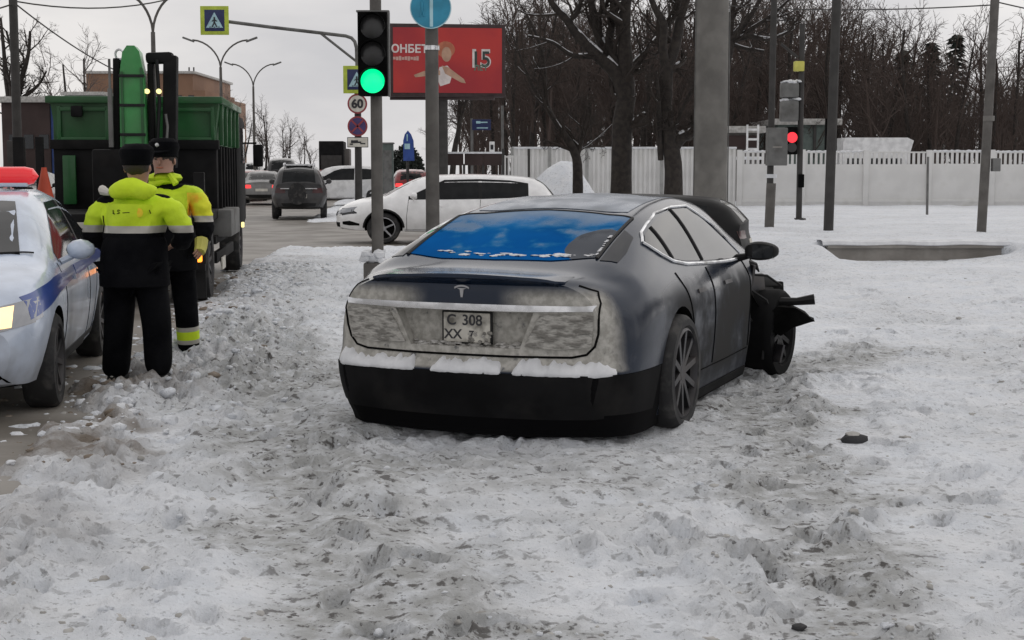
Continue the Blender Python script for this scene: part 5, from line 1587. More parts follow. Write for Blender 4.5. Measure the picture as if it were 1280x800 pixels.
# sign pole with the overhead arm
Y = 47.0
g = ground_pt(449, Y)
rt = thing('overhead_sign_pole', 'slim pole with a curved overhead arm, speed limit and parking signs stacked on it', 'sign pole', g)
zz = lambda py: at(449, py, Y).z - g.z
xx = lambda px: at(px, 100, Y).x - g.x
MB().tube([(0, 0, -.2), (0, 0, zz(84))], [.12, .10], 10).build('pole', 'post_dark', rt)
arm = [(xx(446.5), 0, zz(84))] + [(xx(446), 0, zz(60)), (xx(444), 0, zz(52)), (xx(440), 0, zz(47.5)), (xx(433), 0, zz(45)), (xx(400), 0, zz(41)), (xx(340), 0, zz(34)), (xx(286), 0, zz(27))]
MB().tube(arm, [.055] * 8, 8).build('arm', 'steel_grey', rt)
MB().tube([(xx(446), 0, zz(77)), (xx(402), 0, zz(42))], .04, 8).build('brace', 'steel_grey', rt)
def crossing_sign(rt, x, z, s, y=-.15, tilt=0):
    o = MB().box((0, 0, 0), (s, s, .03), bev=.012).build('crossing_sign', 'sign_lime', rt); face_cam(o, (x, y, z)); o.rotation_euler.y = tilt
    i = MB().box((0, 0, .018), (s * .70, s * .74, .008), bev=.003).build('blue_field', 'sign_navy', o)
    t = s * .30
    MB().prism([(-t, -t * .85), (t, -t * .85), (0, t * .95)], .006, 'xy', .024).build('white_triangle', 'sign_pale', o)
    w = MB().blob((0, t * .30, .034), t * .13, rg, (1, 1, .2), 1, 0).tube([(0, t * .2, .034), (0, -t * .25, .034)], t * .10, 6).tube([(0, -t * .2, .034), (-t * .28, -t * .75, .034)], t * .075, 5).tube([(0, -t * .2, .034), (t * .28, -t * .75, .034)], t * .075, 5).tube([(-t * .3, -t * .1, .034), (0, t * .12, .034), (t * .3, -t * .1, .034)], t * .06, 5)
    w.build('walker', 'sign_black', o)
    for k in range(3): MB().box((t * (-.5 + k * .5), -t * .76, .033), (t * .22, t * .08, .004)).build('zebra_bar', 'sign_black', o)
    return o
sz = 35 / F_PX * Y
crossing_sign(rt, xx(270.5), zz(26), sz, -.10)
crossing_sign(rt, xx(447), zz(100), sz * .96, -.22)
def disc(rt, name, x, z, r, rim, face, y=-.16):
    o = MB().cyl((0, 0, 0), r, .02, 32, 'z').build(name, rim, rt); face_cam(o, (x, y, z))
    MB().cyl((0, 0, .012), r * .83, .012, 32, 'z').build('face', face, o)
    return o
o = disc(rt, 'speed_limit_sign', xx(447), zz(130), 12.2 / F_PX * Y, 'sign_red', 'sign_plate')
t = link('lettering', text_mesh('60', .37, .004, 'sign_black', bold=.014), o); t.location = (0, -.01, .030)
o = disc(rt, 'no_stopping_sign', xx(447), zz(158), 12.4 / F_PX * Y, 'sign_red', 'sign_purple', -.17)
for a in (45, -45): MB().box((0, 0, .022), (.50, .055, .008), rz=R(a)).build('cross_bar', 'sign_red', o)
pl = MB().box((0, 0, 0), (.62, .28, .02), bev=.006).build('plate_sign', 'sign_plate', rt); face_cam(pl, (xx(447), -.16, zz(178)))
MB().box((-.10, .02, .013), (.22, .09, .006)).box((.06, .0, .013), (.10, .05, .006)).box((.16, -.04, .013), (.16, .04, .006)).box((-.2, -.06, .013), (.1, .04, .006)).build('truck_symbol', 'sign_black', pl)
MB().box((0, 0, -.012), (.66, .32, .01)).build('plate_edge', 'sign_black', pl)

# billboard
Y = 55.0
g = ground_pt(553, Y)
rt = thing('billboard', 'red advertising billboard on a dark column, behind the traffic light', 'billboard', (g.x, Y, g.z))
zz = lambda py: at(553, py, Y).z - g.z
xx = lambda px: at(px, 76, Y).x - g.x
turn = R(7)
bb = MB()
W_, H_ = xx(632) - xx(487), zz(30) - zz(121)
bc = Vector(((xx(632) + xx(487)) / 2, 0, (zz(30) + zz(121)) / 2))
fr = MB().box((0, 0, -.16), (W_, H_, .40), bev=.03).build('panel_frame', 'billboard_frame', rt)
fr.rotation_euler = (R(90), 0, turn); fr.location = bc
fc = MB().box((0, 0, .045), (W_ - .26, H_ - .28, .03)).build('poster', 'billboard_red', fr)
MB().tube([(0, .35, -.2), (0, .35, zz(112))], .21, 12).build('column', 'post_dark', rt)
MB().box((.55 * 0, .2, zz(122.5)), (W_ * .9, .2, .12)).build('walkway', 'billboard_frame', rt)
U = lambda px: (px - 559.5) / 145 * W_
Vv = lambda py: (75.5 - py) / 91 * H_
def put_text(body, px, py, size, m, bold=0, sx=1, z=.066, align='CENTER'):
    o = link('lettering', text_mesh(body, size, .003, m, align, bold, sx), fc); o.location = (U(px), Vv(py), z); return o
put_text('ФОНБЕТ', 506.5, 62, .40, 'print_white', .012, 1.0)
put_text('15', 600, 74, .90, 'print_white', .03, .95)
put_text('15', 601, 74.8, .80, 'print_dark', .012, .92, .0695)
put_text('ЛЕТ', 601, 85, .26, 'print_green', .008, 1.0, .074)
q = MB()
for k in range(9): q.box((U(493 + k * 3.6), Vv(73.3 + (k % 2) * .3), .066), (.09, .10 + .03 * (k % 3), .004))
q.build('small_print', 'print_pink', fc)
# a sportswoman's shape on the poster: hair, head, top, spread arms (printed flat)
def oval(cx, cy, rx_, ry_, z, m, n=18, name='printed_shape'):
    MB().prism([(U(cx) + rx_ * math.cos(2 * math.pi * k / n), Vv(cy) + ry_ * math.sin(2 * math.pi * k / n)) for k in range(n)], .003, 'xy', z).build(name, m, fc)
oval(557, 62, .34, .30, .061, 'print_hair', 18, 'printed_hair'); oval(558, 68, .18, .27, .064, 'print_skin', 18, 'printed_face')
MB().prism([(U(549), Vv(84)), (U(559), Vv(82)), (U(566), Vv(90)), (U(562), Vv(104)), (U(550), Vv(108)), (U(546), Vv(98))], .003, 'xy', .0615).build('printed_top', 'print_white', fc)
MB().prism([(U(552), Vv(82)), (U(560), Vv(84)), (U(580), Vv(99)), (U(582), Vv(104)), (U(576), Vv(103)), (U(556), Vv(92))], .003, 'xy', .0635).build('printed_arm', 'print_skin', fc)
MB().prism([(U(550), Vv(88)), (U(530), Vv(89)), (U(517), Vv(94)), (U(519), Vv(97)), (U(534), Vv(95)), (U(550), Vv(94))], .003, 'xy', .0635).build('printed_arm', 'print_skin', fc)

# poles to the right of the mast
def simple_pole(name, label, px0, px1, Y, py0, py1, r, m, grp=None):
    g = ground_pt(px0, Y)
    rt = thing(name, label, 'pole', g, 0, grp)
    a = at(px1, py1, Y) - g
    MB().tube([(0, 0, -.2), (a.x, 0, a.z)], [r, r * .9], 10).build('shaft', m, rt)
    return rt, g
rt, g = simple_pole('utility_pole', 'dark pole with a grey cabinet strapped to it, just right of the thick mast', 961, 969, 31.5, 285, -60, .075, 'post_dark')
z = lambda py: at(965, py, 31.5).z - g.z
MB().tube([(0, 0, -.1), (.03, 0, z(229))], .105, 10).build('lower_sleeve', 'post_grey', rt)
cab = MB().box((.10, -.16, (z(160) + z(207)) / 2), (.43, .22, z(160) - z(207)), bev=.02).build('cabinet', 'steel_grey', rt)
MB().box((.10, -.275, z(184)), (.2, .01, .03)).build('cabinet_label', 'concrete', cab)
MB().box((.10, -.274, (z(160) + z(207)) / 2), (.37, .006, (z(160) - z(207)) * .9), bev=.002).build('cabinet_door', 'steel_grey', cab)
MB().lathe([(.08, -.04), (.12, -.04), (.12, .04), (.08, .04)], 14, 'z', (.03, 0, z(220))).build('clamp', 'snow_clean', rt)
Y = 36.0
rt, g = simple_pole('signal_pole', 'pole with snowy side-on signals and a glowing red pedestrian lamp', 998, 1003, Y, 276, 30, .075, 'post_dark')
rt['category'] = 'traffic light'
z = lambda py: at(1000, py, Y).z - g.z
x = lambda px: at(px, 150, Y).x - g.x
for py0, py1 in ((104, 122), (126, 152)):
    h = MB().box((x(986), .0, (z(py0) + z(py1)) / 2), (.42, .34, z(py0) - z(py1)), bev=.05).build('signal_housing', 'steel_grey', rt)
    q = MB(); rg = random.Random(py0)
    for k in range(16): q.blob((x(986) + rg.uniform(-.2, .26), rg.uniform(-.15, .15), z(py0) + rg.uniform(0, .05)), rg.uniform(.05, .09), rg, (1.2, 1, .6), 1)
    q.build('snow_cap', 'snow_clean', h)['kind'] = 'stuff'
MB().box((x(997), -.03, z(83)), (.24, .2, .24), bev=.03).build('amber_box', 'yellow_paint', rt)
MB().tube([(x(975), 0, z(55)), (x(996), 0, z(72))], .035, 6).build('bracket', 'post_dark', rt)
h = MB().box((x(988), -.12, z(176)), (.30, .18, .66), bev=.03).build('pedestrian_signal', 'void_black', rt)
MB().cyl((x(988.5), -.215, z(172)), .125, .03, 24, 'y').build('red_lens', 'red_lamp', h)['label'] = 'lit red lamp'
MB().cyl((x(988.5), -.215, z(184.5)), .115, .03, 24, 'y').build('dark_lens', 'lamp_off', h)
MB().box((x(1002), -.05, z(226)), (.14, .18, .32), bev=.02).build('button_box', 'void_black', rt)
MB().blob((.02, 0, .02), .16, random.Random(2), (1, 1, .35), 1).build('base_flange', 'post_dark', rt)
simple_pole('bare_pole', 'plain grey pole standing in snow left of the concrete kerb wall', 1035, 1048, 30.5, 287, -60, .105, 'post_dark')
rt, g = simple_pole('wire_pole', 'tall grey pole with a small box, rightmost pole in front of the pale fence', 1226, 1246, 29.5, 290, -40, .095, 'post_grey')
MB().box((.24, -.02, at(1239, 206, 29.5).z - g.z), (.16, .16, .26), bev=.02).build('meter_box', 'steel_grey', rt)
MB().lathe([(.09, -.05), (.11, -.05), (.11, .05), (.09, .05)], 14, 'z', (.08, 0, at(1232, 148, 29.5).z - g.z)).build('clamp', 'mast_grey', rt)
rt, g = simple_pole('marker_post', 'thin short post in the snow before the pale fence, leaning against nothing', 1158, 1160, 40, 272, 196, .035, 'steel_grey')
rt['label'] = 'thin short post in the snow before the pale fence'
# small far signal with teal lamps over the fence
Y = 54
g = ground_pt(1035, Y)
rt = thing('far_signal', 'small far signal head with teal lamps seen above the pale fence', 'traffic light', g)
MB().tube([(0, 0, 0), (0, 0, at(1035, 150, Y).z - g.z)], .06, 8).build('pole', 'post_dark', rt)
MB().box((0, -.1, at(1035, 170, Y).z - g.z), (.42, .2, 1.25), bev=.03).build('signal_housing', 'void_black', rt)
for py in (156, 162): MB().cyl((0, -.22, at(1035, py, Y).z - g.z), .10, .03, 14, 'y').build('lens', 'sign_pale', rt)

# left utility pole with wires
Y = 40.0
c = at(22, 190, Y)
rt = thing('wire_pole', 'dark utility pole at the left edge carrying the sagging wires', 'pole', (c.x, Y, 0))
a = at(15, -40, Y) - Vector((c.x, Y, 0))
MB().tube([(0, 0, -.2), (a.x, 0, a.z)], [.13, .11], 10).build('shaft', 'post_dark', rt)
MB().box((.0, -.1, at(22, 190, Y).z), (.42, .3, .6), bev=.03).build('junction_box', 'post_dark', rt)
def wire(label, p0, p1, sag, r=.022, grp='overhead wires'):
    pts = []
    for k in range(25):
        t = k / 24
        q = p0.lerp(p1, t); q.z -= sag * 4 * t * (1 - t); pts.append(q)
    o = MB().tube([q - p0 for q in pts], r, 5).build('wire', 'post_dark'); o.location = p0
    return tag(o, label, 'wire', grp)
wire('sagging wire running from the left pole up past the street lamp arms', at(16, 1, 40), at(420, -130, 60), 1.6)
wire('straight wire descending from the left pole to behind the crane', at(17, 3, 40), at(200, 108, 62), .35)
wire('wire leaving the left pole toward the left edge', at(16, 5, 40), at(-260, 22, 30), .3)
wire('upper thin wire crossing the sky left of the right hand pole', at(1244, 6, 29.6), at(700, -30, 55), .5, .014)
wire('lower thin wire running from the right hand pole to the right edge', at(1244, 2, 29.6), at(1500, 40, 33), .1, .014)
# street lamps with two arms
def street_lamp(px, Y, py_split, spread, py_tip, label):
    g = ground_pt(px, Y); g.z = 0
    rt = thing('street_lamp', label, 'street lamp', g, 0, 'double street lamps along the road')
    zs_ = at(px, py_split, Y).z
    MB().tube([(0, 0, 0), (0, 0, zs_)], [.13, .085], 8).build('pole', 'post_grey', rt)
    zt_ = at(px, py_tip, Y).z
    w = spread / F_PX * Y
    for s in (1, -1):
        pts = [(s * w * (t ** 1.6), 0, zs_ + (zt_ - zs_) * (1 - (1 - t) ** 1.7)) for t in np.linspace(0, 1, 9)]
        a_ = MB().tube(pts, .055, 6).build('arm', 'post_grey', rt)
        MB().box((s * (w + .25), 0, zt_ + .03), (.75, .22, .12), bev=.04, ry=-s * .35).build('lamp_head', 'steel_grey', a_)
street_lamp(197.5, 58, 40, 34, -8, 'nearest double street lamp, above the crane, its arms leaving the top of the picture')
street_lamp(280, 92, 84, 34, 50, 'middle double street lamp standing right of the green tipper body')
street_lamp(320, 122, 108, 26, 80, 'farthest double street lamp of the row, left of the overhead sign arm')
# guide signs beyond the junction
Y = 66
g = ground_pt(510, Y)
rt = thing('arrow_sign', 'blue pointed direction sign standing between the two front poles', 'sign', g)
z = lambda py: at(510, py, Y).z - g.z
x = lambda px: at(px, 180, Y).x - g.x
MB().tube([(0, .08, 0), (0, .08, z(180))], .07, 8).build('post', 'post_dark', rt)
o = MB().prism([(x(504), z(201)), (x(518), z(201)), (x(517), z(176)), (x(514), z(168)), (x(510), z(163)), (x(506), z(168)), (x(504), z(176))], .05, 'xz', -.03).build('panel', 'sign_blue', rt)
MB().box((0, -.045, z(183)), (.24, .02, .24)).box((0, -.045, z(172)), (.05, .02, .30)).build('panel_print', 'sign_pale', o)
Y = 62
g = ground_pt(590, Y)
rt = thing('road_sign_board', 'dark blue road sign on thin posts below the right end of the billboard', 'sign', g)
z = lambda py: at(600, py, Y).z - g.z
x = lambda px: at(px, 180, Y).x - g.x
for px in (590, 628): MB().tube([(x(px), 0, 0), (x(px), 0, z(132 if px > 600 else 148))], .06, 6).build('post', 'steel_grey', rt)
o = MB().box((x(602), -.1, z(156)), (.78, .05, .44), bev=.01).build('panel', 'sign_navy', rt)
MB().box((x(598), -.13, z(153)), (.18, .01, .10)).box((x(605), -.13, z(153)), (.30, .01, .05)).box((x(603), -.13, z(160)), (.46, .01, .04)).build('panel_print', 'sign_pale', o)
o = MB().box((x(615), -.1, z(184)), (.22, .05, .46), bev=.02).build('notice_panel', 'sign_white', rt)
MB().box((x(615), -.13, z(184)), (.12, .01, .2)).build('notice_print', 'sign_black', o)

# ================================================================== FENCES AND WALL
FY = 50.0
gf = at(1160, 258, FY)
def pale_fence():
    zt_, zs_, zb_ = at(1100, 191, FY).z, at(1100, 205, FY).z, .15
    rt = thing('concrete_fence', 'long pale concrete fence topped with stubby pickets, right of the thick mast', 'fence', (0, FY, 0))
    pitch = 2.12
    x0 = at(1160, 230, FY).x - pitch * 3.0
    n = 10
    rg = random.Random(3)
    pan = MB().box((pitch / 2, 0, (zs_ + zb_) / 2), (pitch - .14, .07, zs_ - zb_), bev=.012)
    pan.box((pitch / 2, -.045, zb_ + .35), (pitch - .14, .03, .10), bev=.01)
    pan_me = pan.mesh('fence_panel', 'fence_pale')
    pk = MB()
    for k in range(12):
        pk.box((.13 + k * .165, 0, (zs_ + zt_) / 2), (.085, .06, zt_ - zs_), bev=.01)
    pk.box((pitch / 2, 0, zt_ + .02), (pitch - .14, .075, .05), bev=.01)
    pk_me = pk.mesh('picket_rail', 'fence_pale')
    sn = MB()
    for k in range(10): sn.blob((.2 + k * .19, 0, zt_ + .05), .06 + .03 * rg.random(), rg, (1.8, .8, .6), 1)
    sn_me = sn.mesh('rail_snow', 'snow_clean')
    po_me = MB().box((0, -.02, (zt_ + .1 + zb_) / 2), (.17, .16, zt_ + .1 - zb_), bev=.015).mesh('fence_post', 'fence_pale')
    for k in range(n):
        p = link('fence_panel', pan_me, rt); p.location = (x0 + k * pitch, rg.uniform(-.02, .02), rg.uniform(-.02, .02))
        r_ = link('picket_rail', pk_me, p)
        if rg.random() < .7: tag(link('rail_snow', sn_me, p), kind='stuff')
        q = link('fence_post', po_me, rt); q.location = (x0 + k * pitch, -.02, rg.uniform(-.02, .03))
    q = link('fence_post', po_me, rt); q.location = (x0 + n * pitch, -.02, 0)
    return x0
fx0 = pale_fence()
def sheet_fence():
    rt = thing('sheet_fence', 'pale ribbed sheet fence behind the bare trees, left of the thick mast', 'fence', (0, FY, 0))
    xa, xb = at(640, 200, FY).x, fx0 - .1
    n = 6; pitch = (xb - xa) / n
    zt_ = at(760, 186, FY).z
    q = MB()
    q.box((pitch / 2, 0, zt_ / 2 + .1), (pitch - .02, .03, zt_ - .2))
    for k in range(8): q.box((pitch * (k + .5) / 8, -.03, zt_ / 2 + .1), (pitch / 8 * .55, .05, zt_ - .2), bev=.015)
    me_ = q.mesh('sheet_panel', 'fence_pale')
    po = MB().box((0, -.07, zt_ / 2), (.10, .10, zt_ + .1)).mesh('fence_post', 'fence_grey')
    cp = MB().box((pitch / 2, 0, zt_ + .03), (pitch, .16, .07), bev=.02).mesh('coping', 'snow_clean')
    for k in range(n):
        p = link('sheet_panel', me_, rt); p.location = (xa + k * pitch, 0, 0)
        q = link('coping', cp, p)
        q = link('fence_post', po, rt); q.location = (xa + k * pitch, 0, 0)
sheet_fence()
# low brown hoarding on posts at the left end
Y = 56
rt = thing('hoarding', 'low brown hoarding with a snowy top edge beyond the roof of the white crossover', 'fence', (0, Y, 0))
for a, b in ((556, 580), (580, 604), (604, 628)):
    xa, xb = at(a, 200, Y).x, at(b, 200, Y).x
    p = MB().box(((xa + xb) / 2, 0, at(590, 199, Y).z), (xb - xa - .04, .05, .46), bev=.01).build('board', 'tarp_brown', rt)
    MB().box(((xa + xb) / 2, 0, at(590, 191, Y).z), (xb - xa, .12, .07), bev=.02).build('board_snow', 'snow_clean', p)
    MB().box((xa, .05, .9), (.09, .09, 1.7)).build('fence_post', 'post_dark', rt)
# wire-mesh posts beside the heap
Y = 47.5
rt = thing('post_fence', 'thin dark fence posts with a rail left of the snow heap', 'fence', (0, Y, 0))
for px in (629, 661): MB().tube([(at(px, 200, Y).x, 0, 0), (at(px, 200, Y).x, 0, at(px, 186, Y).z)], .045, 6).build('fence_post', 'post_dark', rt)
xa, xb = at(629, 200, Y).x, at(661, 200, Y).x
for k in range(7): MB().box((xa + (xb - xa) * (k + .5) / 7, 0, at(640, 212, Y).z), (.06, .03, .9)).build('slat', 'fence_pale', rt)
MB().box(((xa + xb) / 2, .02, at(640, 196, Y).z), (xb - xa, .04, .05)).build('rail', 'fence_pale', rt)

# concrete kerb wall under the raised verge
rt = thing('kerb_wall', 'low grey concrete kerb wall showing beneath a slab of snow on the right', 'wall', ((WALL_X0 + WALL_X1) / 2, WALL_Y, 0))
wL = WALL_X1 - WALL_X0
MB().box((0, 0, .05), (wL, .16, .46), bev=.01).build('wall', 'concrete', rt)
MB().box((0, -.03, .30), (wL + .02, .24, .05), bev=.008).build('coping', 'concrete', rt)
q = MB(); rg = random.Random(14)
nS = 60
top = []
for k in range(nS + 1):
    xk = -wL / 2 - .1 + (wL + .2) * k / nS
    top.append((xk, -.17 - .02 * math.sin(k * .23) - rg.uniform(0, .006), .335 + .006 * math.sin(k * .31)))
vs, fs = [], []
for x_, y_, z_ in top:
    for dy, dz in ((0, 0), (.03, .05), (.14, .075), (.5, .06), (.5, -.08), (.02, -.012)): vs.append((x_, y_ + dy, z_ + dz))
for k in range(nS):
    for e in range(6): fs.append((k * 6 + e, k * 6 + (e + 1) % 6, k * 6 + 6 + (e + 1) % 6, k * 6 + 6 + e))
q.add(vs, fs); q.build('snow_slab', 'snow_clean', rt)['kind'] = 'stuff'

# dark lump in the snow
c = on(1068, 545, .05)
rt = thing('rock', 'dark stone with a snowy cap lying on trodden snow at the right', 'rock', (c.x, c.y, gz(c.x, c.y)))
rg = random.Random(3)
MB().blob((0, 0, .015), .062, rg, (1.2, .8, .7), 2, .16).build('stone', 'rock', rt)
MB().blob((-.01, .01, .045), .042, rg, (1.1, .9, .4), 2, .12).build('snow_cap', 'snow_dirty', rt)
for k, (px, py, r_, lb) in enumerate(((880, 742, .03, 'small dark pebble in the snow near the lower edge, right of the middle'), (1000, 774, .022, 'tiny dark pebble by the lower edge, right of centre'))):
    c = on(px, py, .05)
    o = MB().blob((0, 0, 0), r_, rg, (1.3, .9, .55), 2, .2).build('pebble', 'rock'); o.location = (c.x, c.y, gz(c.x, c.y) + .01)
    tag(o, lb, 'stone')

# ================================================================== BUILDINGS AND FAR THINGS
def block(name, label, px0, px1, py0, Y, depth, m, cat='building'):
    xa, xb = at(px0, 150, Y).x, at(px1, 150, Y).x
    zt_ = at(640, py0, Y).z
    rt = thing(name, label, cat, ((xa + xb) / 2, Y, 0))
    w = xb - xa
    MB().box((0, depth / 2, zt_ / 2 - .5), (w, depth, zt_ + 1), bev=.02).build('wall', m, rt)
    MB().box((0, depth / 2, zt_ + .12), (w + .5, depth + .5, .25), bev=.03).build('roof', 'snow_dirty', rt)
    return rt, w, zt_
rt, w, zt_ = block('brick_building', 'large brown brick building behind the crane, stepping down to the right', 109, 242, 92, 150, 20, 'brick_brown')
for k, (px0, px1, py) in enumerate(((242, 257, 113), (257, 272, 121))):
    xa, xb = at(px0, 150, 150).x - rt.location.x, at(px1, 150, 150).x - rt.location.x
    zz_ = at(640, py, 150).z
    MB().box(((xa + xb) / 2, 8, zz_ / 2), (xb - xa, 16, zz_), bev=.02).build('wing', 'brick_brown', rt)
for k in range(9):
    f = MB().box((-w / 2 + .9 + k * 1.2, -.02, zt_ - 2.6), (.55, .12, .9)).build('window', 'glass_dark', rt)
for px in (226, 232): MB().tube([(at(px, 100, 150).x - rt.location.x, 4, zt_), (at(px, 100, 150).x - rt.location.x, 4, zt_ + .9)], .08, 5).build('vent', 'post_dark', rt)
rt, w, zt_ = block('teal_building', 'low dull teal building with a flat roof, left of the brown brick building', 82, 128, 119, 110, 12, 'wall_teal')
for k in range(2): MB().box((-.8 + k * 1.4, -.02, zt_ - 1.2), (.6, .1, .5)).build('window', 'glass_dark', rt)
rt, w, zt_ = block('kiosk', 'long low dark brown kiosk with a blue end behind the left utility pole', 2, 62, 128, 64, 5, 'tarp_brown')
xa = at(62, 150, 64).x - rt.location.x
q = MB().prism([(xa + .02, .2), (xa + .75, .2), (xa + .75, zt_ - .5), (xa + .55, zt_ - .12), (xa + .02, zt_ + .05)], 4.5, 'xz', .1); q.build('blue_tarp', 'tarp_blue', rt)
for k in range(3): MB().box((-w / 2 + .5 + k * .65, -.02, zt_ * .62), (.4, .06, .6)).build('shutter', 'glass_dark', rt)
# dark house, container lorry at the far end of the road
Y = 96
c = at(421, 200, Y)
rt = thing('far_lorry', 'dark box lorry far down the road, left of the speed limit post', 'truck', (c.x, Y, 0), R(4))
z = lambda py: at(421, py, Y).z
MB().box((-.25, 0, (z(177) + z(222)) / 2), (1.55, 4, z(177) - z(222)), bev=.05).build('box_body', 'truck_black', rt)
MB().box((.60, .6, (z(186) + z(224)) / 2), (.5, 3, z(186) - z(224)), bev=.05).build('side_body', 'wall_grey', rt)
for s in (-.7, .4): MB().cyl((s, -1.6, .45), .45, .25, 18, 'x').build('wheel', 'rubber', rt)
for s in (-.8, .3): MB().box((s, -2.02, .95), (.2, .04, .12)).build('tail_light', 'tail_off', rt)
MB().box((-.25, -2.02, 1.6), (1.3, .03, 1.6), bev=.02).build('rear_door', 'post_dark', rt)
# yard behind the fence
rt, w, zt_ = block('garage', 'low garage with a snowy roof behind the fence, just right of the thick mast', 905, 948, 166, 56, 6, 'wall_grey')
MB().box((.0, -.06, zt_ - .35), (w * .94, .08, .5), bev=.02).build('fascia', 'tarp_brown', rt)
MB().box((-.1, -.3, zt_ - .95), (w + .3, .8, .12), bev=.03).build('canopy_snow', 'snow_clean', rt)
# ladder
xa = at(943, 170, 55).x
rt = thing('ladder', 'white steel ladder leaning on the low garage beside the cabinet pole', 'ladder', (xa, 55.4, 0))
for s in (-.2, .2): MB().box((s, 0, 1.7), (.07, .05, 3.0)).build('rail', 'white_far', rt)
for k in range(8): MB().box((0, 0, .5 + k * .36), (.40, .04, .08)).build('rung', 'white_far', rt)
rt, w, zt_ = block('cabin', 'greenish grey cabin with a snowy flat roof above the red pedestrian lamp', 972, 1044, 156, 62, 5, 'wall_teal')
MB().box((.35, -.04, zt_ - .7), (.12, .08, 1.3)).build('drain_pipe', 'post_dark', rt)
MB().box((-.6, -.04, zt_ - .9), (.5, .06, .5)).build('window', 'glass_dark', rt)
Y = 60
xa, xb = at(1054, 180, Y).x, at(1150, 180, Y).x
rt = thing('white_van', 'white van seen only by its roof above the pale fence', 'van', ((xa + xb) / 2, Y, .2))
W_ = xb - xa
zt_ = at(1100, 172, Y).z - .2
q = MB().prism([(-W_ / 2, .4), (W_ / 2, .4), (W_ / 2, 1.15), (W_ / 2 - .55, 1.4), (W_ / 2 - .25, zt_ - .12), (W_ / 2 - .5, zt_), (-W_ / 2 + .1, zt_), (-W_ / 2, zt_ - .2)], 1.8, 'xz', 0)
q.build('body', 'white_far', rt)
MB().box((-.3, -.02, 1.62), (W_ * .72, .05, .34), bev=.02).build('side_window', 'glass_dark', rt)
for s in (-.34, .34): MB().cyl((s * W_, -.0, .36), .36, .24, 18, 'y').build('wheel', 'rubber', rt)
far_car('yard_car', 'grey car roof with snow showing above the fence at the right edge', 'suv', 'grey_paint', 1268, 215, 58, R(5), scale=(1, 1, 1.1))

# ================================================================== TREES
def grow(rng, p, d, Ln, r, lvl, out, spec):
    """out: list of (points, radii, lvl)"""
    seg = spec['seg'][lvl]
    pts = [p.copy()]; rad = [r]
    dd = d.normalized()
    taper = spec.get('taper', .35)
    for k in range(seg):
        dd = (dd + Vector((rng.gauss(0, 1), rng.gauss(0, 1), rng.gauss(0, .6))) * spec['wob'][lvl] + Vector((0, 0, spec['up'][lvl]))).normalized()
        pts.append(pts[-1] + dd * (Ln / seg)); rad.append(r * (1 - (1 - taper) * (k + 1) / seg))
    out.append((pts, rad, lvl))
    if lvl + 1 < spec['lv']:
        branch_off(rng, pts, rad, Ln, lvl, out, spec)
def branch_off(rng, pts, rad, Ln, lvl, out, spec):
    n = spec['n'][lvl]
    for k in range(n):
        t = spec['from'][lvl] + (1 - spec['from'][lvl]) * (k + rng.random()) / n
        q = t * (len(pts) - 1); i = min(int(q), len(pts) - 2); f = q - i
        p = pts[i].lerp(pts[i + 1], f)
        r = (rad[i] * (1 - f) + rad[i + 1] * f)
        ax = (pts[i + 1] - pts[i]).normalized()
        az = ax.orthogonal().normalized(); az.rotate(Matrix.Rotation(rng.random() * 6.283, 3, ax))
        ang = R(rng.uniform(*spec['ang'][lvl]))
        d = ax * math.cos(ang) + az * math.sin(ang)
        grow(rng, p, d, Ln * rng.uniform(*spec['len'][lvl]) * (1.15 - .5 * t), max(r * rng.uniform(.45, .7), spec['rmin']), lvl + 1, out, spec)
def tubes_mb(tubes, sides):
    b = MB()
    for pts, rad, lvl in tubes: b.tube(pts, rad, sides[min(lvl, len(sides) - 1)], cap=False)
    return b
def fast_mesh(b, name, m):
    F = np.array(b.f, dtype=np.int32)
    return np_mesh(name, np.array(b.v), F, m, True)
SP_NEAR = dict(lv=5, seg=(6, 5, 4, 3, 2), wob=(.10, .20, .25, .3, .3), up=(.05, .10, .08, .04, .0), n=(7, 6, 5, 4, 0), len=((.5, .75), (.45, .7), (.4, .65), (.4, .7)), ang=((30, 60), (30, 65), (30, 70), (30, 70)), rmin=.007, **{'from': (.35, .2, .15, .1)})
SP_FAR = dict(lv=4, seg=(5, 3, 2, 2), wob=(.06, .16, .22, .25), up=(.05, .16, .12, .05), n=(11, 6, 4, 0), len=((.28, .42), (.45, .7), (.45, .75)), ang=((25, 55), (25, 60), (30, 65)), rmin=.016, **{'from': (.28, .2, .15)})
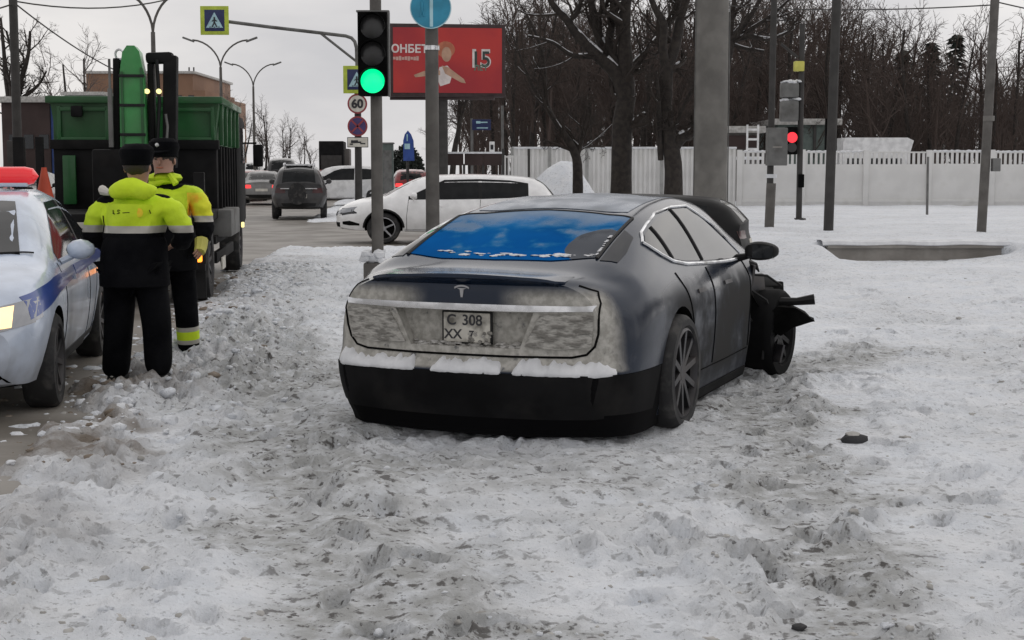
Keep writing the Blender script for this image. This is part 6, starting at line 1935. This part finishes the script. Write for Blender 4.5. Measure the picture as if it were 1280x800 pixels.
# the big bare trees in front of the fence: main limbs as they stand, twigs grown on them
def limb_tree(label, Y, limbs, seed, name='bare_tree', snow=True, trunk_n=2, spec=SP_NEAR, twig='twigs'):
    rng = random.Random(seed)
    base = at(limbs[0][0][0], limbs[0][0][1], Y)
    root = Vector((base.x, Y, gz(base.x, Y)))
    rt = thing(name, label, 'tree', root)
    trunk, crown = [], []
    for li, lm in enumerate(limbs):
        pts, rad = [], []
        dep = rng.uniform(-.6, .6) if li else 0
        for k, (px, py, r) in enumerate(lm):
            c = at(px, py, Y) - root
            c.y = dep * k / max(1, len(lm) - 1) * 1.5
            if li == 0 and k == 0: c.z = -.2
            pts.append(c); rad.append(r)
        # smooth a little
        P_, R_ = [], []
        for k in range(len(pts) - 1):
            for q in range(4):
                t = q / 4
                a, b, c_, d = pts[max(k - 1, 0)], pts[k], pts[k + 1], pts[min(k + 2, len(pts) - 1)]
                P_.append(.5 * (2 * b + (c_ - a) * t + (2 * a - 5 * b + 4 * c_ - d) * t * t + (3 * b - a - 3 * c_ + d) * t ** 3))
                R_.append((rad[k] * (1 - t) + rad[k + 1] * t) * rng.uniform(.95, 1.05))
        P_.append(pts[-1]); R_.append(rad[-1])
        trunk.append((P_, R_, 0))
        Ll = sum((a - b).length for a, b in zip(P_, P_[1:]))
        sp = dict(spec)
        lo_ = .05 if li >= trunk_n else .6
        sp['from'] = (lo_, .2, .15, .1)
        sp['n'] = (7 if li >= trunk_n else 2, 5, 4, 3, 0)
        sp['len'] = ((.25, .5), (.45, .7), (.4, .65), (.4, .7))
        branch_off(rng, P_, R_, max(Ll, 2.6), 0, crown, sp)
    link('trunk', fast_mesh(tubes_mb(trunk, [9]), 'trunk', 'bark'), rt)
    link('crown', fast_mesh(tubes_mb(crown, [6, 5, 4, 3, 3]), 'crown', twig), rt)
    if snow:
        b = MB()
        for P_, R_, _ in trunk[1:]:
            for k in range(1, len(P_) - 1, 1):
                d = (P_[k + 1] - P_[k])
                if abs(d.normalized().z) < .86 and rng.random() < .75:
                    b.tube([P_[k] + Vector((0, -.3 * R_[k], R_[k] * .85)), P_[k + 1] + Vector((0, -.3 * R_[k + 1], R_[k + 1] * .85))], [R_[k] * .42, R_[k + 1] * .42], 5)
        for P_, R_, l in crown:
            if l == 1 and rng.random() < .55:
                for k in range(len(P_) - 1):
                    if abs((P_[k + 1] - P_[k]).normalized().z) < .75:
                        b.tube([P_[k] + Vector((0, -.2 * R_[k], R_[k] * .8)), P_[k + 1] + Vector((0, -.2 * R_[k], R_[k + 1] * .8))], [R_[k] * .45, R_[k + 1] * .4], 4)
        if b.v:
            tag(b.build('branch_snow', 'snow_clean', rt, 80), kind='stuff')
    return rt
limb_tree('big dark bare tree with limbs spreading left, left of the two forked trunks', 40.0, [
    [(776, 250, .30), (777, 200, .28), (778, 160, .28), (783, 120, .26)],
    [(783, 122, .24), (770, 92, .20), (745, 68, .16), (720, 42, .13), (708, 25, .11), (690, 5, .09), (676, -30, .06)],
    [(783, 120, .22), (765, 75, .16), (750, 45, .13), (742, 10, .11), (735, -30, .08)],
    [(783, 120, .24), (782, 80, .2), (780, 45, .17), (782, 10, .14), (788, -40, .09)],
    [(778, 95, .16), (762, 55, .12), (768, 20, .10), (775, -30, .07)],
    [(708, 27, .08), (722, 16, .06), (726, -10, .05)],
    [(745, 70, .09), (715, 70, .06), (690, 55, .045), (660, 48, .03)]], 11)
limb_tree('forked bare tree with a snowy broken stub left of the thick mast', 39.0, [
    [(841, 255, .27), (842, 215, .25), (838, 180, .21), (832, 150, .17), (832, 110, .19), (833, 85, .18)],
    [(833, 88, .14), (828, 60, .11), (828, 32, .10), (815, 10, .08), (800, -30, .06)],
    [(833, 86, .16), (845, 55, .14), (852, 20, .12), (862, -10, .10), (870, -40, .08)],
    [(840, 188, .17), (852, 172, .15), (862, 168, .13), (865, 165, .10)],
    [(838, 178, .06), (846, 150, .05), (862, 112, .045), (872, 95, .03)],
    [(828, 34, .08), (842, 22, .07), (848, -5, .06)],
    [(826, 200, .08), (823, 160, .07), (822, 125, .05), (818, 90, .03)]], 12)
limb_tree('slender bare tree leaning left behind the snow heap, right end of the billboard above it', 43.0, [
    [(722, 250, .16), (722, 215, .15), (718, 190, .13), (705, 168, .10)],
    [(705, 168, .09), (690, 145, .08), (682, 120, .07), (680, 80, .06), (672, 45, .05), (655, 10, .03)],
    [(688, 142, .06), (668, 112, .05), (652, 75, .04), (640, 40, .025)],
    [(722, 195, .07), (728, 170, .06), (727, 158, .04)],
    [(722, 190, .05), (735, 180, .04), (742, 176, .03)]], 13, trunk_n=1)
limb_tree('bare tree fanning out to the right behind the thick mast', 45.0, [
    [(900, 250, .2), (901, 150, .17), (906, 90, .15), (914, 50, .13)],
    [(914, 52, .10), (930, 30, .08), (945, 5, .06), (955, -30, .04)],
    [(912, 55, .10), (916, 25, .08), (922, -20, .06)],
    [(912, 52, .10), (935, 46, .08), (960, 50, .06), (985, 40, .04)],
    [(914, 50, .08), (940, 35, .06), (965, 18, .05), (990, -5, .03)],
    [(912, 54, .07), (930, 60, .05), (955, 64, .035)]], 14)
limb_tree('thin dark tree right under the billboard, beside the blue road sign', 60.0, [
    [(562, 214, .14), (568, 190, .12), (573, 165, .10), (575, 140, .08)],
    [(575, 140, .07), (572, 110, .06), (566, 80, .045), (570, 50, .03)],
    [(573, 160, .05), (582, 130, .04), (592, 105, .03)]], 15, snow=False, trunk_n=1)
limb_tree('dark bare tree at the left edge above the brown kiosk', 70.0, [
    [(10, 200, .3), (12, 160, .26), (16, 130, .22)],
    [(16, 132, .15), (28, 100, .12), (38, 70, .09), (42, 40, .06)],
    [(14, 135, .16), (6, 100, .13), (0, 60, .09), (-6, 20, .05)],
    [(16, 130, .12), (36, 118, .09), (52, 105, .06), (62, 90, .04)],
    [(14, 140, .10), (34, 140, .08), (54, 132, .05)],
    [(14, 120, .10), (20, 80, .08), (14, 40, .05)]], 16, snow=False, trunk_n=1)
# the wood behind the fence: individual trees of a few shapes
def far_tree_mesh(seed, h, spec=SP_FAR):
    rng = random.Random(seed); out = []
    grow(rng, Vector((0, 0, -.2)), Vector((0, 0, 1)), h, h * .016 + .03, 0, out, spec)
    tr = [t for t in out if t[2] == 0]; cr = [t for t in out if t[2] > 0]
    return tubes_mb(tr, [6]), tubes_mb(cr, [5, 4, 3, 3])
shapes = []
for k in range(7):
    a, b = far_tree_mesh(300 + k, 9.5)
    shapes.append((fast_mesh(a, 'trunk', 'bark'), fast_mesh(b, 'crown', 'forest'), a, b))
def put_tree(k, x, y, h, rz, label, group, name='wood_tree', crown=None):
    rt = thing(name, label, 'tree', (x, y, max(gz(x, y), 0)), rz, group)
    rt.scale = (h / 9.5, h / 9.5, h / 9.5)
    link('trunk', shapes[k][0], rt); link('crown', shapes[k][1] if crown is None else crown, rt)
    return rt
rng = random.Random(77)
# front row of the wood, each tree its own
for k in range(46):
    px = 585 + k * 15.6 + rng.uniform(-6, 6)
    Y = rng.uniform(64, 82)
    top = 18 + 14 * math.sin(px * .021) + rng.uniform(-12, 22) + 46 * smooth(1030, 1120, px) - 10 * smooth(1180, 1260, px)
    if px < 660: top += 70 * (660 - px) / 80
    c = at(px, top, Y)
    put_tree(rng.randrange(7), c.x, Y, max(5, c.z), rng.random() * 6.28, 'bare brown tree in the front rows of the wood behind the fence', 'trees of the wood behind the fence')
# depth of the wood as one mass
Vs, Fs, off = [], [], 0
def mass(n, f, seed):
    global off
    rg = random.Random(seed)
    for _ in range(n):
        x, y, h = f(rg)
        for b in shapes[rg.randrange(7)][2:]:
            v = np.array(b.v) * (h / 9.5); a = rg.random() * 6.28
            v = np.stack([v[:, 0] * math.cos(a) - v[:, 1] * math.sin(a) + x, v[:, 0] * math.sin(a) + v[:, 1] * math.cos(a) + y, v[:, 2]], 1)
            Vs.append(v); Fs.append(np.array(b.f, dtype=np.int32) + off); off += len(v)
def deep(rg):
    y = 80 + 55 * rg.random()
    x = rg.uniform(-.035 * y, .46 * y)
    px = 640 + x / y * F_PX
    h = (210 - (48 + 14 * math.sin(px * .017) + 52 * float(smooth(1030, 1120, px)) + rg.uniform(-14, 20))) / F_PX * y + 1.6
    if px < 650: h *= .55 + .45 * max(0, (px - 560)) / 90
    return x, y, h
mass(170, deep, 5)
def saplings(rg):
    y = rg.uniform(62, 95)
    x = rg.uniform(-.03 * y, .44 * y)
    return x, y, rg.uniform(3.0, 6.0)
mass(150, saplings, 6)
def right_side(rg):
    y = rg.uniform(-12, 60)
    return rg.uniform(26, 44) + max(0, y - 25) * .45, y, rg.uniform(7, 11)
mass(70, right_side, 9)
o = link('wood', np_mesh('wood', np.concatenate(Vs), np.concatenate(Fs), 'forest', True))
tag(o, 'dense brown leafless wood filling the space behind the fence', 'trees', kind='stuff')
# a few evergreens among them
def evergreen(px, py, Y, label, seed):
    c = at(px, py, Y); rg = random.Random(seed)
    rt = thing('spruce_tree', label, 'tree', (c.x, Y, 0), 0, 'dark evergreens in the wood')
    MB().tube([(0, 0, 0), (0, 0, c.z * .97)], [.16, .02], 6).build('trunk', 'bark', rt)
    vs, fs = [], []
    for k in range(900):
        t = rg.random() ** .8
        z_ = c.z * (.18 + .82 * t); w = (1 - t) * c.z * .20 + .1
        a = rg.random() * 6.283; rr = w * rg.uniform(.25, 1)
        p = Vector((rr * math.cos(a), rr * math.sin(a), z_ - rr * .35))
        d = Vector((math.cos(a), math.sin(a), -.45)).normalized(); sd = Vector((-math.sin(a), math.cos(a), rg.uniform(-.3, .3)))
        ln, wd = rg.uniform(.35, .7), rg.uniform(.10, .2)
        i = len(vs); vs += [p, p + d * ln * .5 + sd * wd, p + d * ln, p + d * ln * .5 - sd * wd]; fs.append((i, i + 1, i + 2, i + 3))
    link('crown', np_mesh('crown', np.array([tuple(v) for v in vs]), np.array(fs), mat('needles', (.012, .018, .013), .9)), rt)
evergreen(1195, 42, 96, 'dark spruce standing highest in the wood at the right', 1)
evergreen(1165, 52, 92, 'shorter dark spruce left of the highest one', 2)
evergreen(1130, 62, 90, 'lowest dark spruce of the three in the wood', 3)
# distant pale trees over the road
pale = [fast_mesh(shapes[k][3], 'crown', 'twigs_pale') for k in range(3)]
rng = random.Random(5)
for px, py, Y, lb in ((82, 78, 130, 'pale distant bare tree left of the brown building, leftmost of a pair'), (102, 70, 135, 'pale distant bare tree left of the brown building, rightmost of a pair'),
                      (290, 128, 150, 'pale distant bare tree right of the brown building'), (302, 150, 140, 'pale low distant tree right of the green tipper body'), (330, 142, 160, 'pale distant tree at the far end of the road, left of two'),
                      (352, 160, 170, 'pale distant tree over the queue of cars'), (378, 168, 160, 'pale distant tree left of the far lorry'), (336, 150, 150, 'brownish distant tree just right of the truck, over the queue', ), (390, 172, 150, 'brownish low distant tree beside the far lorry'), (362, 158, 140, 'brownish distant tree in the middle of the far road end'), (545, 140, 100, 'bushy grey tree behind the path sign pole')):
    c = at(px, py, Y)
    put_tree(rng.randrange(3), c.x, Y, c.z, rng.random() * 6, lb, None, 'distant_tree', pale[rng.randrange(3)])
# dark evergreen mound behind the arrow sign
c = at(507, 180, 110); rg = random.Random(8)
rt = thing('dark_shrub', 'rounded dark shrubbery behind the blue arrow sign', 'shrub', (c.x, 110, 0))
vs, fs = [], []
for k in range(2600):
    a, b_ = rg.random() * 6.283, math.acos(rg.random())
    rr = rg.uniform(.7, 1)
    p = Vector((1.6 * rr * math.sin(b_) * math.cos(a) , 1.4 * rr * math.sin(b_) * math.sin(a), c.z * rr * math.cos(b_)))
    d = Vector((rg.gauss(0, 1), rg.gauss(0, 1), rg.gauss(0, 1))).normalized() * .16; e = d.orthogonal().normalized() * .09
    i = len(vs); vs += [tuple(p - d), tuple(p + e), tuple(p + d), tuple(p - e)]; fs.append((i, i + 1, i + 2, i + 3))
link('crown', np_mesh('crown', np.array(vs), np.array(fs), 'needles'), rt)
MB().tube([(0, 0, -.1), (0, 0, c.z * .6)], .12, 6).build('trunk', 'bark', rt)
# grey service box right of the traffic light pole
Y = 60
c = at(485, 195, Y)
rt = thing('switch_cabinet', 'grey green street cabinet just right of the traffic light pole', 'cabinet', (c.x, Y, 0))
zt_ = at(485, 180, Y).z
MB().box((0, 0, zt_ / 2), (.42, .5, zt_), bev=.02).build('housing', 'wall_teal', rt)
MB().box((0, -.26, zt_ / 2), (.34, .02, zt_ * .8), bev=.005).build('door', 'steel_grey', rt)
MB().box((0, 0, zt_ + .03), (.5, .58, .06), bev=.02).build('lid', 'steel_grey', rt)
